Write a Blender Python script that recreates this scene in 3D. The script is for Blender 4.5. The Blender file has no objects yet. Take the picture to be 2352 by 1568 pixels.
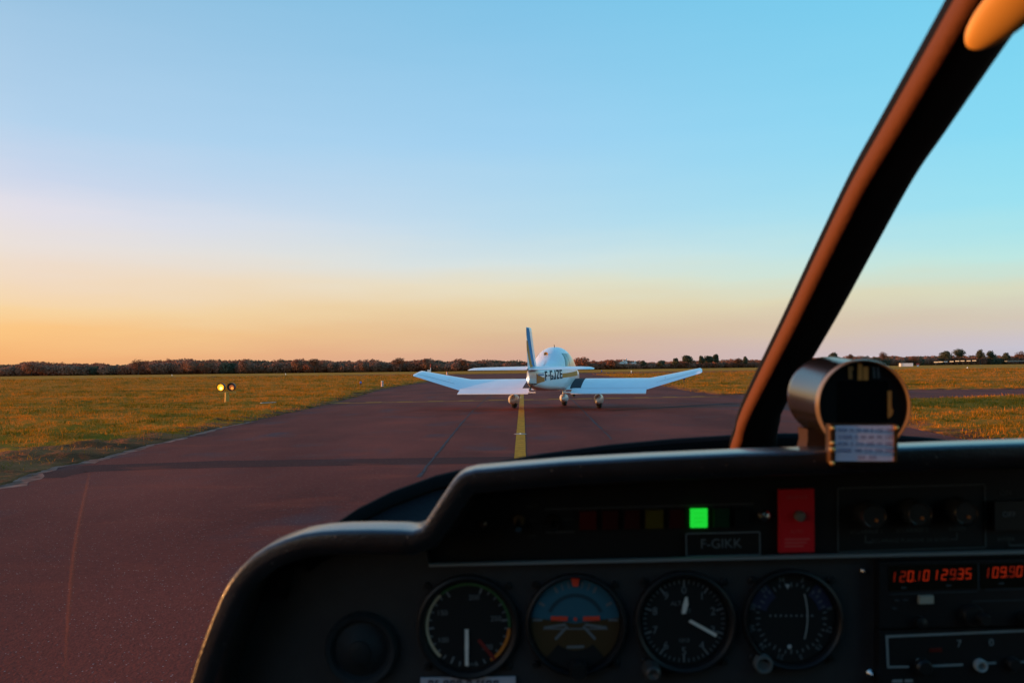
import bpy, bmesh, math, random
import numpy as np
from mathutils import Vector, Matrix, noise
random.seed(7)
S = bpy.context.scene
COL = S.collection
R = math.radians
# ------------------------------------------------------------------ camera
# pixel positions quoted below are in the photograph scaled to 2352 x 1568
KP = (22.3 / 18.0) / 2352.0
H = 1.22
YAW, PITCH, ROLL = 27 * KP, 61.5 * KP, R(0.65)
_f = Vector((-math.sin(YAW) * math.cos(PITCH), math.cos(YAW) * math.cos(PITCH), math.sin(PITCH)))
_r0 = _f.cross(Vector((0, 0, 1))).normalized()
_u0 = _r0.cross(_f)
_r = _r0 * math.cos(ROLL) - _u0 * math.sin(ROLL)
_u = _u0 * math.cos(ROLL) + _r0 * math.sin(ROLL)
EYE = Vector((0, 0, H))
cam = bpy.data.cameras.new("camera")
cam.sensor_width, cam.lens = 22.3, 18.0
cam.clip_start, cam.clip_end = 0.02, 9000
cam.dof.use_dof = True
cam.dof.focus_distance = 26.0
cam.dof.aperture_fstop = 6.7
camo = bpy.data.objects.new("camera", cam)
COL.objects.link(camo)
camo.matrix_world = Matrix(((_r.x, _u.x, -_f.x, 0), (_r.y, _u.y, -_f.y, 0), (_r.z, _u.z, -_f.z, H), (0, 0, 0, 1)))
S.camera = camo
# ------------------------------------------------------------------ light
SKY_AZ = R(-84)
SUN_EL, SUN_AZ = R(5.2), R(-93)          # azimuth from straight ahead, negative to the left
SUND = Vector((math.sin(SUN_AZ) * math.cos(SUN_EL), math.cos(SUN_AZ) * math.cos(SUN_EL), math.sin(SUN_EL)))
sun = bpy.data.lights.new("sun", 'SUN')
sun.energy, sun.angle, sun.color = 5.0, R(0.6), (1.0, 0.42, 0.13)
suno = bpy.data.objects.new("sun", sun)
COL.objects.link(suno)
suno.rotation_euler = SUND.to_track_quat('Z', 'Y').to_euler()
suno.location = (-20, 2, 8)


def lin(r, g, b):
    f = lambda c: (c / 255 / 12.92) if c / 255 <= 0.04045 else ((c / 255 + 0.055) / 1.055) ** 2.4
    return (f(r), f(g), f(b), 1)


def build_world():
    w = bpy.data.worlds.new("World")
    S.world = w
    w.use_nodes = True
    nt = w.node_tree
    N, L = nt.nodes.new, nt.links.new
    nt.nodes.clear()
    out, bg = N('ShaderNodeOutputWorld'), N('ShaderNodeBackground')
    tc, sep = N('ShaderNodeTexCoord'), N('ShaderNodeSeparateXYZ')
    L(tc.outputs['Generated'], sep.inputs[0])

    def M(op, a, b=None, clamp=False):
        n = N('ShaderNodeMath'); n.operation = op; n.use_clamp = clamp
        for i, v in enumerate((a, b)):
            if v is None: continue
            if isinstance(v, (int, float)): n.inputs[i].default_value = v
            else: L(v, n.inputs[i])
        return n.outputs[0]
    # faint high haze layers bend the bands of colour a little
    mp = N('ShaderNodeMapping'); mp.inputs['Scale'].default_value = (2.2, 2.2, 16)
    L(tc.outputs['Generated'], mp.inputs[0])
    nz = N('ShaderNodeTexNoise'); nz.inputs['Scale'].default_value = 2.0; nz.inputs['Detail'].default_value = 4
    L(mp.outputs[0], nz.inputs[0])
    el = M('MULTIPLY', M('ARCSINE', sep.outputs[2]), 180 / math.pi)
    el = M('ADD', el, M('MULTIPLY', M('SUBTRACT', nz.outputs[0], 0.5), 1.9))
    fac = M('POWER', M('MULTIPLY', M('MAXIMUM', el, 0.0), 1 / 90), 0.5, True)
    ln = M('SQRT', M('ADD', M('MULTIPLY', sep.outputs[0], sep.outputs[0]), M('MULTIPLY', sep.outputs[1], sep.outputs[1])))
    ln = M('MAXIMUM', ln, 0.001)
    dot = M('ADD', M('MULTIPLY', sep.outputs[0], math.sin(SKY_AZ)), M('MULTIPLY', sep.outputs[1], math.cos(SKY_AZ)))
    c = M('DIVIDE', dot, ln)

    def ramp(stops):
        n = N('ShaderNodeValToRGB'); e = n.color_ramp.elements
        while len(e) < len(stops): e.new(0.5)
        for el_, (deg, col) in zip(e, stops):
            el_.position = math.sqrt(max(deg, 0) / 90.0); el_.color = lin(*col)
        L(fac, n.inputs[0]); return n.outputs[0]
    sS = ramp([(0, (255, 150, 70)), (2, (255, 190, 95)), (5, (255, 225, 160)), (9, (255, 235, 205)), (14, (228, 225, 230)), (24, (165, 200, 228)), (50, (95, 150, 205)), (90, (62, 115, 175))])
    sL = ramp([(0, (230, 165, 110)), (1.0, (243, 178, 118)), (2.3, (250, 197, 132)), (3.8, (247, 211, 160)), (5.8, (240, 217, 194)), (7.8, (233, 223, 218)), (9.6, (225, 222, 232)), (11.6, (203, 214, 235)), (15, (178, 209, 236)), (24, (146, 191, 223)), (50, (92, 155, 215)), (90, (62, 125, 195))])
    sC = ramp([(0, (208, 164, 150)), (0.9, (213, 172, 150)), (2.4, (218, 186, 152)), (4.4, (229, 208, 168)), (5.8, (229, 221, 194)), (7.4, (212, 226, 226)), (10, (184, 218, 236)), (15.5, (158, 208, 240)), (24, (129, 195, 231)), (50, (85, 158, 218)), (90, (62, 125, 195))])
    sR = ramp([(0, (186, 184, 200)), (0.8, (198, 194, 206)), (1.5, (203, 194, 198)), (2.6, (210, 198, 182)), (4.5, (215, 217, 192)), (6.2, (188, 230, 226)), (9.5, (155, 224, 240)), (14, (135, 217, 243)), (24, (112, 205, 238)), (50, (80, 160, 220)), (90, (62, 125, 195))])

    def mix(f, a, b):
        n = N('ShaderNodeMix'); n.data_type = 'RGBA'
        L(f, n.inputs['Factor']); L(a, n.inputs['A']); L(b, n.inputs['B']); return n.outputs['Result']

    def seg(lo, hi):
        n = N('ShaderNodeMapRange'); n.interpolation_type = 'LINEAR'
        n.inputs['From Min'].default_value, n.inputs['From Max'].default_value = lo, hi
        L(c, n.inputs['Value']); return n.outputs[0]
    col = mix(seg(-0.42, 0.10), sR, sC)
    col = mix(seg(0.10, 0.60), col, sL)
    col = mix(seg(0.60, 1.0), col, sS)
    sky = N('ShaderNodeTexSky'); sky.sky_type = 'NISHITA'; sky.sun_disc = False
    sky.sun_elevation, sky.sun_rotation = SUN_EL, SUN_AZ
    add = N('ShaderNodeMix'); add.data_type = 'RGBA'; add.blend_type = 'ADD'; add.inputs['Factor'].default_value = 0.003
    L(col, add.inputs['A']); L(sky.outputs[0], add.inputs['B'])
    L(add.outputs['Result'], bg.inputs[0]); bg.inputs[1].default_value = 1.0
    L(bg.outputs[0], out.inputs[0])


build_world()
S.view_settings.view_transform = 'Standard'
S.view_settings.look = 'None'
S.view_settings.exposure = 0.0
S.view_settings.gamma = 1.0
S.render.engine = 'CYCLES'
S.cycles.max_bounces = 8
S.cycles.transparent_max_bounces = 16


# ------------------------------------------------------------------ projection helpers
def ray(px, py):
    return _f + _r * ((px - 1176) * KP) - _u * ((py - 784) * KP)


def on_y(px, py, Y):
    d = ray(px, py); return EYE + d * (Y / d.y)


def on_z(px, py, z=0.0):
    d = ray(px, py); return EYE + d * ((z - H) / d.z)


def hz(px):
    return 845.5 - math.tan(ROLL) * (px - 1176)


def far(px, D, z=0.0):
    d = ray(px, hz(px)); p = EYE + d * (D / d.y); return Vector((p.x, p.y, z))


def ztop(px, py, D):
    return on_y(px, py, D).z


# ------------------------------------------------------------------ object helpers
def tag(o, label=None, cat=None, group=None, kind=None):
    if label: o['label'] = label
    if cat: o['category'] = cat
    if group: o['group'] = group
    if kind: o['kind'] = kind
    return o


def empty(name, loc=(0, 0, 0), rz=0, label=None, cat=None, group=None):
    o = bpy.data.objects.new(name, None); COL.objects.link(o)
    o.location = loc; o.rotation_euler = (0, 0, rz); o.empty_display_size = 0.1
    return tag(o, label, cat, group)


class MB:
    """collects shapes into one mesh"""
    def __init__(s): s.v, s.f, s.m = [], [], []

    def add(s, vs, fs, mi=0):
        o = len(s.v); s.v += [tuple(v) for v in vs]; s.f += [tuple(i + o for i in f) for f in fs]; s.m += [mi] * len(fs); return s

    def box(s, c, d, mi=0, M=None):
        x, y, z = (k / 2 for k in d)
        vs = [Vector((a, b, e)) for a in (-x, x) for b in (-y, y) for e in (-z, z)]
        if M: vs = [M @ v for v in vs]
        vs = [v + Vector(c) for v in vs]
        return s.add(vs, [(0, 1, 3, 2), (4, 6, 7, 5), (0, 4, 5, 1), (2, 3, 7, 6), (0, 2, 6, 4), (1, 5, 7, 3)], mi)

    def tube(s, pts, rad, n=10, mi=0, cap=True, flat=None):
        pts = [Vector(p) for p in pts]; rr = rad if hasattr(rad, '__len__') else [rad] * len(pts)
        base = len(s.v); ref = Vector((0, 0, 1))
        for i, p in enumerate(pts):
            t = (pts[min(i + 1, len(pts) - 1)] - pts[max(i - 1, 0)]).normalized()
            a = t.cross(ref)
            if a.length < 1e-3: a = t.cross(Vector((0, 1, 0)))
            a.normalize(); b = a.cross(t).normalized()
            for k in range(n):
                an = 2 * math.pi * k / n
                s.v.append(tuple(p + a * math.cos(an) * rr[i] + b * math.sin(an) * rr[i] * (flat or 1)))
        for i in range(len(pts) - 1):
            for k in range(n):
                q = base + i * n; s.f.append((q + k, q + (k + 1) % n, q + n + (k + 1) % n, q + n + k)); s.m.append(mi)
        if cap:
            s.f.append(tuple(base + k for k in reversed(range(n)))); s.m.append(mi)
            q = base + (len(pts) - 1) * n; s.f.append(tuple(q + k for k in range(n))); s.m.append(mi)
        return s

    def grid(s, rows, mi=0, close=False):
        base = len(s.v); n = len(rows[0])
        for r in rows: s.v += [tuple(p) for p in r]
        for i in range(len(rows) - 1):
            for k in range(n if close else n - 1):
                q = base + i * n; k2 = (k + 1) % n
                s.f.append((q + k, q + k2, q + n + k2, q + n + k)); s.m.append(mi)
        return s

    def lathe(s, c, prof, n=32, axis='y', mi=0):
        """prof: (radius, along) pairs turned about the axis through c"""
        rows = []
        for r, a in prof:
            row = []
            for k in range(n):
                t = 2 * math.pi * k / n; x, y = r * math.cos(t), r * math.sin(t)
                row.append(Vector(c) + (Vector((x, a, y)) if axis == 'y' else Vector((x, y, a)) if axis == 'z' else Vector((a, x, y))))
            rows.append(row)
        return s.grid(rows, mi, True)

    def build(s, name, mats, parent=None, smooth=True, auto=35, bevel=0):
        me = bpy.data.meshes.new(name); me.from_pydata(s.v, [], s.f)
        for m in (mats if isinstance(mats, (list, tuple)) else [mats]): me.materials.append(m)
        me.polygons.foreach_set('material_index', s.m)
        bm = bmesh.new(); bm.from_mesh(me)
        bmesh.ops.recalc_face_normals(bm, faces=bm.faces)
        if bevel:
            es = [e for e in bm.edges if len(e.link_faces) == 2 and e.calc_face_angle(0) > R(40)]
            bmesh.ops.bevel(bm, geom=es, offset=bevel, segments=2, affect='EDGES', clamp_overlap=True)
        if smooth:
            for f in bm.faces: f.smooth = True
            for e in bm.edges: e.smooth = not (len(e.link_faces) == 2 and e.calc_face_angle(0) > R(auto))
        bm.to_mesh(me); bm.free(); me.update()
        o = bpy.data.objects.new(name, me); COL.objects.link(o)
        if parent: o.parent = parent
        return o


def soup(name, v, f, mats, mi=None, parent=None):
    me = bpy.data.meshes.new(name); me.from_pydata(v, [], f)
    for m in (mats if isinstance(mats, (list, tuple)) else [mats]): me.materials.append(m)
    if mi: me.polygons.foreach_set('material_index', mi)
    me.update(); o = bpy.data.objects.new(name, me); COL.objects.link(o)
    if parent: o.parent = parent
    return o


_txt = {}


def text2d(s, size=1.0, ax='CENTER', bold=0.0):
    """flat text as (verts2d, faces)"""
    key = (s, ax, bold)
    if key not in _txt:
        cu = bpy.data.curves.new('t', 'FONT'); cu.body = s; cu.size = 1; cu.align_x = ax; cu.align_y = 'CENTER'; cu.resolution_u = 3; cu.offset = bold
        ob = bpy.data.objects.new('t', cu); COL.objects.link(ob)
        me = bpy.data.meshes.new_from_object(ob.evaluated_get(bpy.context.evaluated_depsgraph_get()))
        _txt[key] = ([(v.co.x, v.co.y) for v in me.vertices], [tuple(p.vertices) for p in me.polygons])
        bpy.data.objects.remove(ob); bpy.data.meshes.remove(me); bpy.data.curves.remove(cu)
    v, f = _txt[key]
    return [(x * size, y * size) for x, y in v], f


# ------------------------------------------------------------------ materials
def mat(name, col, rough=0.6, metal=0.0, spec=0.5, var=0.0, vscale=5.0, bump=0.0, bscale=50.0, emit=None, es=1.0, coat=0.0, col2=None, detail=4):
    m = bpy.data.materials.new(name); m.use_nodes = True
    nt = m.node_tree; N, L = nt.nodes.new, nt.links.new
    p = nt.nodes['Principled BSDF']
    c = (*col, 1) if len(col) == 3 else col
    p.inputs['Base Color'].default_value = c
    p.inputs['Roughness'].default_value = rough; p.inputs['Metallic'].default_value = metal
    p.inputs['Specular IOR Level'].default_value = spec; p.inputs['Coat Weight'].default_value = coat
    if emit:
        p.inputs['Emission Color'].default_value = (*emit, 1); p.inputs['Emission Strength'].default_value = es
    if var or col2:
        tc, nz, rp = N('ShaderNodeTexCoord'), N('ShaderNodeTexNoise'), N('ShaderNodeValToRGB')
        nz.inputs['Scale'].default_value = vscale; nz.inputs['Detail'].default_value = detail
        L(tc.outputs['Object'], nz.inputs['Vector']); L(nz.outputs[0], rp.inputs[0])
        e = rp.color_ramp.elements; e[0].position, e[1].position = 0.35, 0.65
        a = tuple(k * (1 - var) for k in c[:3]); b = tuple(k * (1 + var) for k in (col2 or c)[:3])
        e[0].color, e[1].color = (*a, 1), (*b, 1)
        L(rp.outputs[0], p.inputs['Base Color'])
    if bump:
        tc, nz, bp = N('ShaderNodeTexCoord'), N('ShaderNodeTexNoise'), N('ShaderNodeBump')
        nz.inputs['Scale'].default_value = bscale; nz.inputs['Detail'].default_value = 3
        bp.inputs['Strength'].default_value = bump; bp.inputs['Distance'].default_value = 0.01
        L(tc.outputs['Object'], nz.inputs['Vector']); L(nz.outputs[0], bp.inputs['Height']); L(bp.outputs[0], p.inputs['Normal'])
    return m


def mat_asphalt(name, c1, c2, stones=0.5):
    m = bpy.data.materials.new(name); m.use_nodes = True
    nt = m.node_tree; N, L = nt.nodes.new, nt.links.new; p = nt.nodes['Principled BSDF']
    tc = N('ShaderNodeTexCoord')

    def nz(scale, det, sc=None):
        n = N('ShaderNodeTexNoise'); n.inputs['Scale'].default_value = scale; n.inputs['Detail'].default_value = det
        src = tc.outputs['Object']
        if sc:
            mp = N('ShaderNodeMapping'); mp.inputs['Scale'].default_value = sc; L(src, mp.inputs[0]); src = mp.outputs[0]
        L(src, n.inputs['Vector']); return n.outputs[0]

    def mx(f, a, b, bt='MIX'):
        n = N('ShaderNodeMix'); n.data_type = 'RGBA'; n.blend_type = bt
        for k, v in (('Factor', f), ('A', a), ('B', b)):
            if isinstance(v, tuple) or isinstance(v, float): n.inputs[k].default_value = v
            else: L(v, n.inputs[k])
        return n.outputs['Result']

    def st(v, a, b):
        n = N('ShaderNodeMapRange'); n.inputs['From Min'].default_value, n.inputs['From Max'].default_value = a, b
        L(v, n.inputs['Value']); return n.outputs[0]
    big = st(nz(0.55, 6, (1, 0.35, 1)), 0.35, 0.65)
    col = mx(big, (*c1, 1), (*c2, 1))
    fine = st(nz(38, 4), 0.3, 0.7)
    col = mx(fine, mx(0.30, col, (0.012, 0.010, 0.010, 1)), mx(0.14, col, (0.26, 0.06, 0.04, 1)))
    stain = st(nz(0.16, 4, (1, 0.5, 1)), 0.52, 0.68)
    col = mx(stain, col, mx(0.3, col, (0.036, 0.016, 0.016, 1)))
    blot = st(nz(0.9, 5, (1, 0.6, 1)), 0.55, 0.72)
    col = mx(blot, col, mx(0.8, col, (0.085, 0.042, 0.044, 1)))
    warm = st(nz(1.3, 5, (0.6, 1, 2)), 0.56, 0.74)
    col = mx(warm, col, mx(0.65, col, (0.28, 0.044, 0.018, 1)))
    vo = N('ShaderNodeTexVoronoi'); vo.inputs['Scale'].default_value = 62; vo.inputs['Randomness'].default_value = 1
    L(tc.outputs['Object'], vo.inputs['Vector'])
    near = st(vo.outputs['Distance'], 0.26, 0.16)
    sepc = N('ShaderNodeSeparateColor'); L(vo.outputs['Color'], sepc.inputs[0])
    pick = st(sepc.outputs[0], 0.80, 0.95)
    mul = N('ShaderNodeMath'); mul.operation = 'MULTIPLY'; L(near, mul.inputs[0]); L(pick, mul.inputs[1])
    mul2 = N('ShaderNodeMath'); mul2.operation = 'MULTIPLY'; L(mul.outputs[0], mul2.inputs[0]); mul2.inputs[1].default_value = stones
    col = mx(mul2.outputs[0], col, (0.62, 0.48, 0.42, 1))
    L(col, p.inputs['Base Color'])
    p.inputs['Roughness'].default_value = 0.85; p.inputs['Specular IOR Level'].default_value = 0.08
    bp = N('ShaderNodeBump'); bp.inputs['Strength'].default_value = 0.5; bp.inputs['Distance'].default_value = 0.006
    L(nz(70, 3), bp.inputs['Height']); L(bp.outputs[0], p.inputs['Normal'])
    return m


def mat_grass(name, cols, s1=0.35, s2=3.0, rough=0.9, stretch=(1, 1, 1), trans=0.0, edge=None, bump=0.0):
    m = bpy.data.materials.new(name); m.use_nodes = True
    nt = m.node_tree; N, L = nt.nodes.new, nt.links.new; p = nt.nodes['Principled BSDF']
    tc = N('ShaderNodeTexCoord'); mp = N('ShaderNodeMapping'); mp.inputs['Scale'].default_value = stretch
    L(tc.outputs['Object'], mp.inputs[0])
    a, b = N('ShaderNodeTexNoise'), N('ShaderNodeTexNoise')
    a.inputs['Scale'].default_value, b.inputs['Scale'].default_value = s1, s2
    a.inputs['Detail'].default_value = 5; b.inputs['Detail'].default_value = 5
    L(mp.outputs[0], a.inputs['Vector']); L(mp.outputs[0], b.inputs['Vector'])
    ad = N('ShaderNodeMath'); ad.operation = 'ADD'; L(a.outputs[0], ad.inputs[0]); L(b.outputs[0], ad.inputs[1])
    mu = N('ShaderNodeMapRange'); mu.inputs['From Min'].default_value, mu.inputs['From Max'].default_value = 0.72, 1.28
    L(ad.outputs[0], mu.inputs['Value'])
    rp = N('ShaderNodeValToRGB'); e = rp.color_ramp.elements
    while len(e) < len(cols): e.new(0.5)
    for i, c in enumerate(cols): e[i].position = i / (len(cols) - 1); e[i].color = (*c, 1)
    L(mu.outputs[0], rp.inputs[0]); colour = rp.outputs[0]
    if edge:
        at, nz, ad2, mr, mx, r2 = N('ShaderNodeAttribute'), N('ShaderNodeTexNoise'), N('ShaderNodeMath'), N('ShaderNodeMapRange'), N('ShaderNodeMix'), N('ShaderNodeValToRGB')
        at.attribute_name = 'edge'; nz.inputs['Scale'].default_value = 1.6; nz.inputs['Detail'].default_value = 6; L(tc.outputs['Object'], nz.inputs['Vector'])
        mul_ = N('ShaderNodeMath'); mul_.operation = 'MULTIPLY_ADD'; mul_.inputs[1].default_value, mul_.inputs[2].default_value = 2.6, -1.3; L(nz.outputs[0], mul_.inputs[0])
        L(at.outputs['Fac'], ad2.inputs[0]); L(mul_.outputs[0], ad2.inputs[1]); mr.inputs['From Min'].default_value, mr.inputs['From Max'].default_value = 0.18, 0.55; L(ad2.outputs[0], mr.inputs['Value'])
        for i, c in enumerate(edge): r2.color_ramp.elements[i].color = (*c, 1); r2.color_ramp.elements[i].position = .35 + .3 * i
        L(b.outputs[0], r2.inputs[0]); mx.data_type = 'RGBA'; L(mr.outputs[0], mx.inputs['Factor']); L(r2.outputs[0], mx.inputs['A']); L(colour, mx.inputs['B']); colour = mx.outputs['Result']
    L(colour, p.inputs['Base Color'])
    if bump:
        n3, bp = N('ShaderNodeTexNoise'), N('ShaderNodeBump'); n3.inputs['Scale'].default_value = 14; n3.inputs['Detail'].default_value = 6; L(tc.outputs['Object'], n3.inputs['Vector'])
        bp.inputs['Strength'].default_value = bump; bp.inputs['Distance'].default_value = .05; L(n3.outputs[0], bp.inputs['Height']); L(bp.outputs[0], p.inputs['Normal'])
    if trans:
        tr, ms = N('ShaderNodeBsdfTranslucent'), N('ShaderNodeMixShader'); L(colour, tr.inputs['Color']); ms.inputs[0].default_value = trans
        L(p.outputs[0], ms.inputs[1]); L(tr.outputs[0], ms.inputs[2]); L(ms.outputs[0], nt.nodes['Material Output'].inputs['Surface'])
    p.inputs['Roughness'].default_value = rough; p.inputs['Specular IOR Level'].default_value = 0.03
    return m


def mat_clear(name):
    m = bpy.data.materials.new(name); m.use_nodes = True
    nt = m.node_tree; nt.nodes.clear()
    o, t = nt.nodes.new('ShaderNodeOutputMaterial'), nt.nodes.new('ShaderNodeBsdfTransparent')
    nt.links.new(t.outputs[0], o.inputs[0]); return m


A = dict(
    asphalt=mat_asphalt('asphalt', (0.135, 0.0180, 0.0090), (0.255, 0.0430, 0.0240), 0.6),
    asphalt_far=mat_asphalt('runway asphalt', (0.075, 0.026, 0.020), (0.10, 0.034, 0.026), 0.2),
    patch_and_shadow=mat_asphalt('asphalt patch and shadow', (0.058, 0.010, 0.007), (0.074, 0.013, 0.009), 0.4),
    seal=mat('crack sealing', (0.060, 0.042, 0.046), 0.8, spec=.08, var=0.4, vscale=6),
    verge=mat('gravel verge', (0.30, 0.125, 0.085), 0.95, spec=.03, var=0.5, vscale=4, bump=0.6, bscale=30),
    soil=mat_grass('field soil', [(0.38, 0.160, 0.010), (0.52, 0.185, 0.014), (0.62, 0.21, 0.022)], 0.05, 0.6),
    turf=mat_grass('turf', [(0.18, 0.095, 0.006), (0.38, 0.140, 0.008), (0.54, 0.165, 0.012), (0.64, 0.185, 0.018)], 0.12, 0.9, stretch=(0.5, 1.2, 1), edge=[(0.085, 0.032, 0.012), (0.32, 0.105, 0.036)], bump=.9),
    straw=mat_grass('straw grass', [(0.56, 0.19, 0.014), (0.70, 0.215, 0.022), (0.78, 0.25, 0.036)], 0.4, 3.0, trans=.3),
    olive=mat_grass('olive grass', [(0.32, 0.150, 0.008), (0.48, 0.185, 0.010), (0.58, 0.205, 0.014)], 0.4, 3.0, trans=.3),
    green=mat_grass('green grass', [(0.085, 0.080, 0.006), (0.15, 0.115, 0.008), (0.22, 0.14, 0.010)], 0.4, 3.0, trans=.3),
    yellow=mat('yellow paint', (0.52, 0.215, 0.012), 0.8, spec=.06, var=0.22, vscale=9, detail=8),
    wood=mat_grass('winter woodland', [(0.20, 0.110, 0.070), (0.34, 0.165, 0.105), (0.46, 0.22, 0.14)], 0.10, 0.5, trans=.3),
    brush=mat_grass('red brown brushwood', [(0.23, 0.105, 0.062), (0.36, 0.140, 0.080), (0.30, 0.155, 0.085)], 0.10, 0.5, trans=.3),
    pine=mat_grass('pine foliage', [(0.060, 0.070, 0.046), (0.11, 0.115, 0.072), (0.16, 0.14, 0.085)], 0.2, 0.9, trans=.3),
    twig=mat_grass('bare twigs', [(0.12, 0.058, 0.034), (0.18, 0.085, 0.05), (0.24, 0.11, 0.066)], 0.2, 0.9, trans=.3),
    bark=mat('bark', (0.05, 0.034, 0.024), 0.9, var=0.3),
)
PAINT = mat('white aircraft paint', (0.78, 0.78, 0.78), 0.32, coat=0.35, var=0.03, vscale=2)
NAVY = mat('navy lettering', (0.014, 0.017, 0.036), 0.6, spec=.15)
BLUE = mat('blue stripe paint', (0.05, 0.22, 0.44), 0.6, spec=.15)
TAN = mat('ochre stripe paint', (0.66, 0.25, 0.05), 0.6, spec=.15)
WALK = mat('anti slip walkway', (0.035, 0.035, 0.042), 0.9)
CANG = mat('aircraft window', (0.10, 0.12, 0.13), 0.05, spec=1.0, metal=0.65)
RUBBER = mat('tyre rubber', (0.016, 0.016, 0.017), 0.8)
STEEL = mat('steel', (0.45, 0.44, 0.42), 0.35, metal=0.9)
WHITE = mat('white paint', (0.8, 0.78, 0.75), 0.5, var=0.06)
RED = mat('red paint', (0.5, 0.05, 0.03), 0.5, var=0.1)
BLACK = mat('black plastic', (0.010, 0.010, 0.011), 0.5)
SAFETY = mat('yellow enamel', (0.48, 0.26, 0.03), 0.5, var=0.15, vscale=20)
VINYL = mat('black vinyl', (0.014, 0.012, 0.012), 0.32, spec=0.6, coat=.35, bump=0.12, bscale=420, var=0.25, vscale=30)
_nt = VINYL.node_tree; _p = _nt.nodes['Principled BSDF']; _vo = _nt.nodes.new('ShaderNodeTexVoronoi'); _vo.inputs['Scale'].default_value = 260
_tc = _nt.nodes.new('ShaderNodeTexCoord'); _nt.links.new(_tc.outputs['Object'], _vo.inputs['Vector'])
_mr = _nt.nodes.new('ShaderNodeMapRange'); _mr.inputs['From Min'].default_value, _mr.inputs['From Max'].default_value = .20, .10; _nt.links.new(_vo.outputs['Distance'], _mr.inputs['Value'])
_sc = _nt.nodes.new('ShaderNodeSeparateColor'); _nt.links.new(_vo.outputs['Color'], _sc.inputs[0])
_m2 = _nt.nodes.new('ShaderNodeMapRange'); _m2.inputs['From Min'].default_value, _m2.inputs['From Max'].default_value = .90, .97; _nt.links.new(_sc.outputs[0], _m2.inputs['Value'])
_ml = _nt.nodes.new('ShaderNodeMath'); _ml.operation = 'MULTIPLY'; _nt.links.new(_mr.outputs[0], _ml.inputs[0]); _nt.links.new(_m2.outputs[0], _ml.inputs[1])
_mx = _nt.nodes.new('ShaderNodeMix'); _mx.data_type = 'RGBA'; _old = _p.inputs['Base Color'].links[0].from_socket
_nt.links.new(_ml.outputs[0], _mx.inputs['Factor']); _nt.links.new(_old, _mx.inputs['A']); _mx.inputs['B'].default_value = (.35, .28, .22, 1); _nt.links.new(_mx.outputs['Result'], _p.inputs['Base Color'])
VINYLM = mat('matt dark trim', (0.008, 0.007, 0.007), 0.6, spec=.12, bump=0.12, bscale=300)


# ------------------------------------------------------------------ setting
def sheet(name, pts, z, m, kind='structure', sub=0):
    bm = bmesh.new(); vs = [bm.verts.new((p[0], p[1], z)) for p in pts]
    f = bm.faces.new(vs); bmesh.ops.triangulate(bm, faces=[f])
    me = bpy.data.meshes.new(name); bm.normal_update(); bm.to_mesh(me); bm.free()
    me.materials.append(m); o = bpy.data.objects.new(name, me); COL.objects.link(o); o['kind'] = kind
    if me.polygons and me.polygons[0].normal.z < 0: me.flip_normals()
    return o


G = lambda pts: [on_z(x, y).to_2d() for x, y in pts]
sheet('ground', [(-3500, -400), (3500, -400), (3500, 4500), (-3500, 4500)], 0, A['soil'])
LEFT = G([(0, 1120), (54, 1097), (115, 1076), (228, 1056), (295, 1036), (389, 1013), (510, 982), (574, 969), (672, 947), (752, 929), (818, 912), (877, 894), (977, 878)])
RUN_Y0, RUN_Y1 = 166.0, 184.0
LEFT = [Vector((-5.9, -30)), Vector((-5.2, 4))] + LEFT + G([(1038, 867), (1020, 863.6), (960, 861.2), (900, 860.3)]) + [Vector((-70, RUN_Y0))]
RIGHT_FAR = [Vector((60, RUN_Y0))] + G([(1385, 859.4), (1363, 861), (1420, 867), (1516, 885), (1567, 896), (1603, 901.5), (1656, 908)])
BR_TOP = G([(1720, 906), (1860, 900), (2085, 896.5), (2352, 893.5)])
BR_TOP += [Vector((90, BR_TOP[-1].y + 6)), Vector((400, BR_TOP[-1].y + 40))]
BR_BOT = G([(2085, 917), (2200, 914), (2352, 911)])
BR_BOT += [Vector((90, BR_BOT[-1].y + 4)), Vector((400, BR_BOT[-1].y + 30))]
ISLE = G([(2040, 921), (1992, 932), (1975, 946), (2010, 962), (2085, 982), (2150, 996), (2272, 1022)])
ISLE += [Vector((9.6, 5)), Vector((10.5, -30))]
ASPH = LEFT + RIGHT_FAR + BR_TOP + list(reversed(BR_BOT)) + ISLE
sheet('taxiway', ASPH, 0.012, A['asphalt'])
sheet('runway', [(-1500, RUN_Y0 - 12), (1500, RUN_Y0 + 12), (1500, RUN_Y1 + 12), (-1500, RUN_Y1 - 12)], 0.008, A['asphalt_far'])


def inside(p, poly):
    c = False; n = len(poly); x, y = p
    for i in range(n):
        a, b = poly[i], poly[i - 1]
        if (a[1] > y) != (b[1] > y) and x < (b[0] - a[0]) * (y - a[1]) / (b[1] - a[1]) + a[0]: c = not c
    return c


def edge_dist(p, poly):
    best = 1e9; P = Vector(p[:2])
    for i in range(len(poly)):
        a, b = Vector(poly[i][:2]), Vector(poly[i - 1][:2]); d = b - a
        t = max(0, min(1, (P - a).dot(d) / max(d.length_squared, 1e-9)))
        best = min(best, (P - a - d * t).length)
    return best


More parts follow.
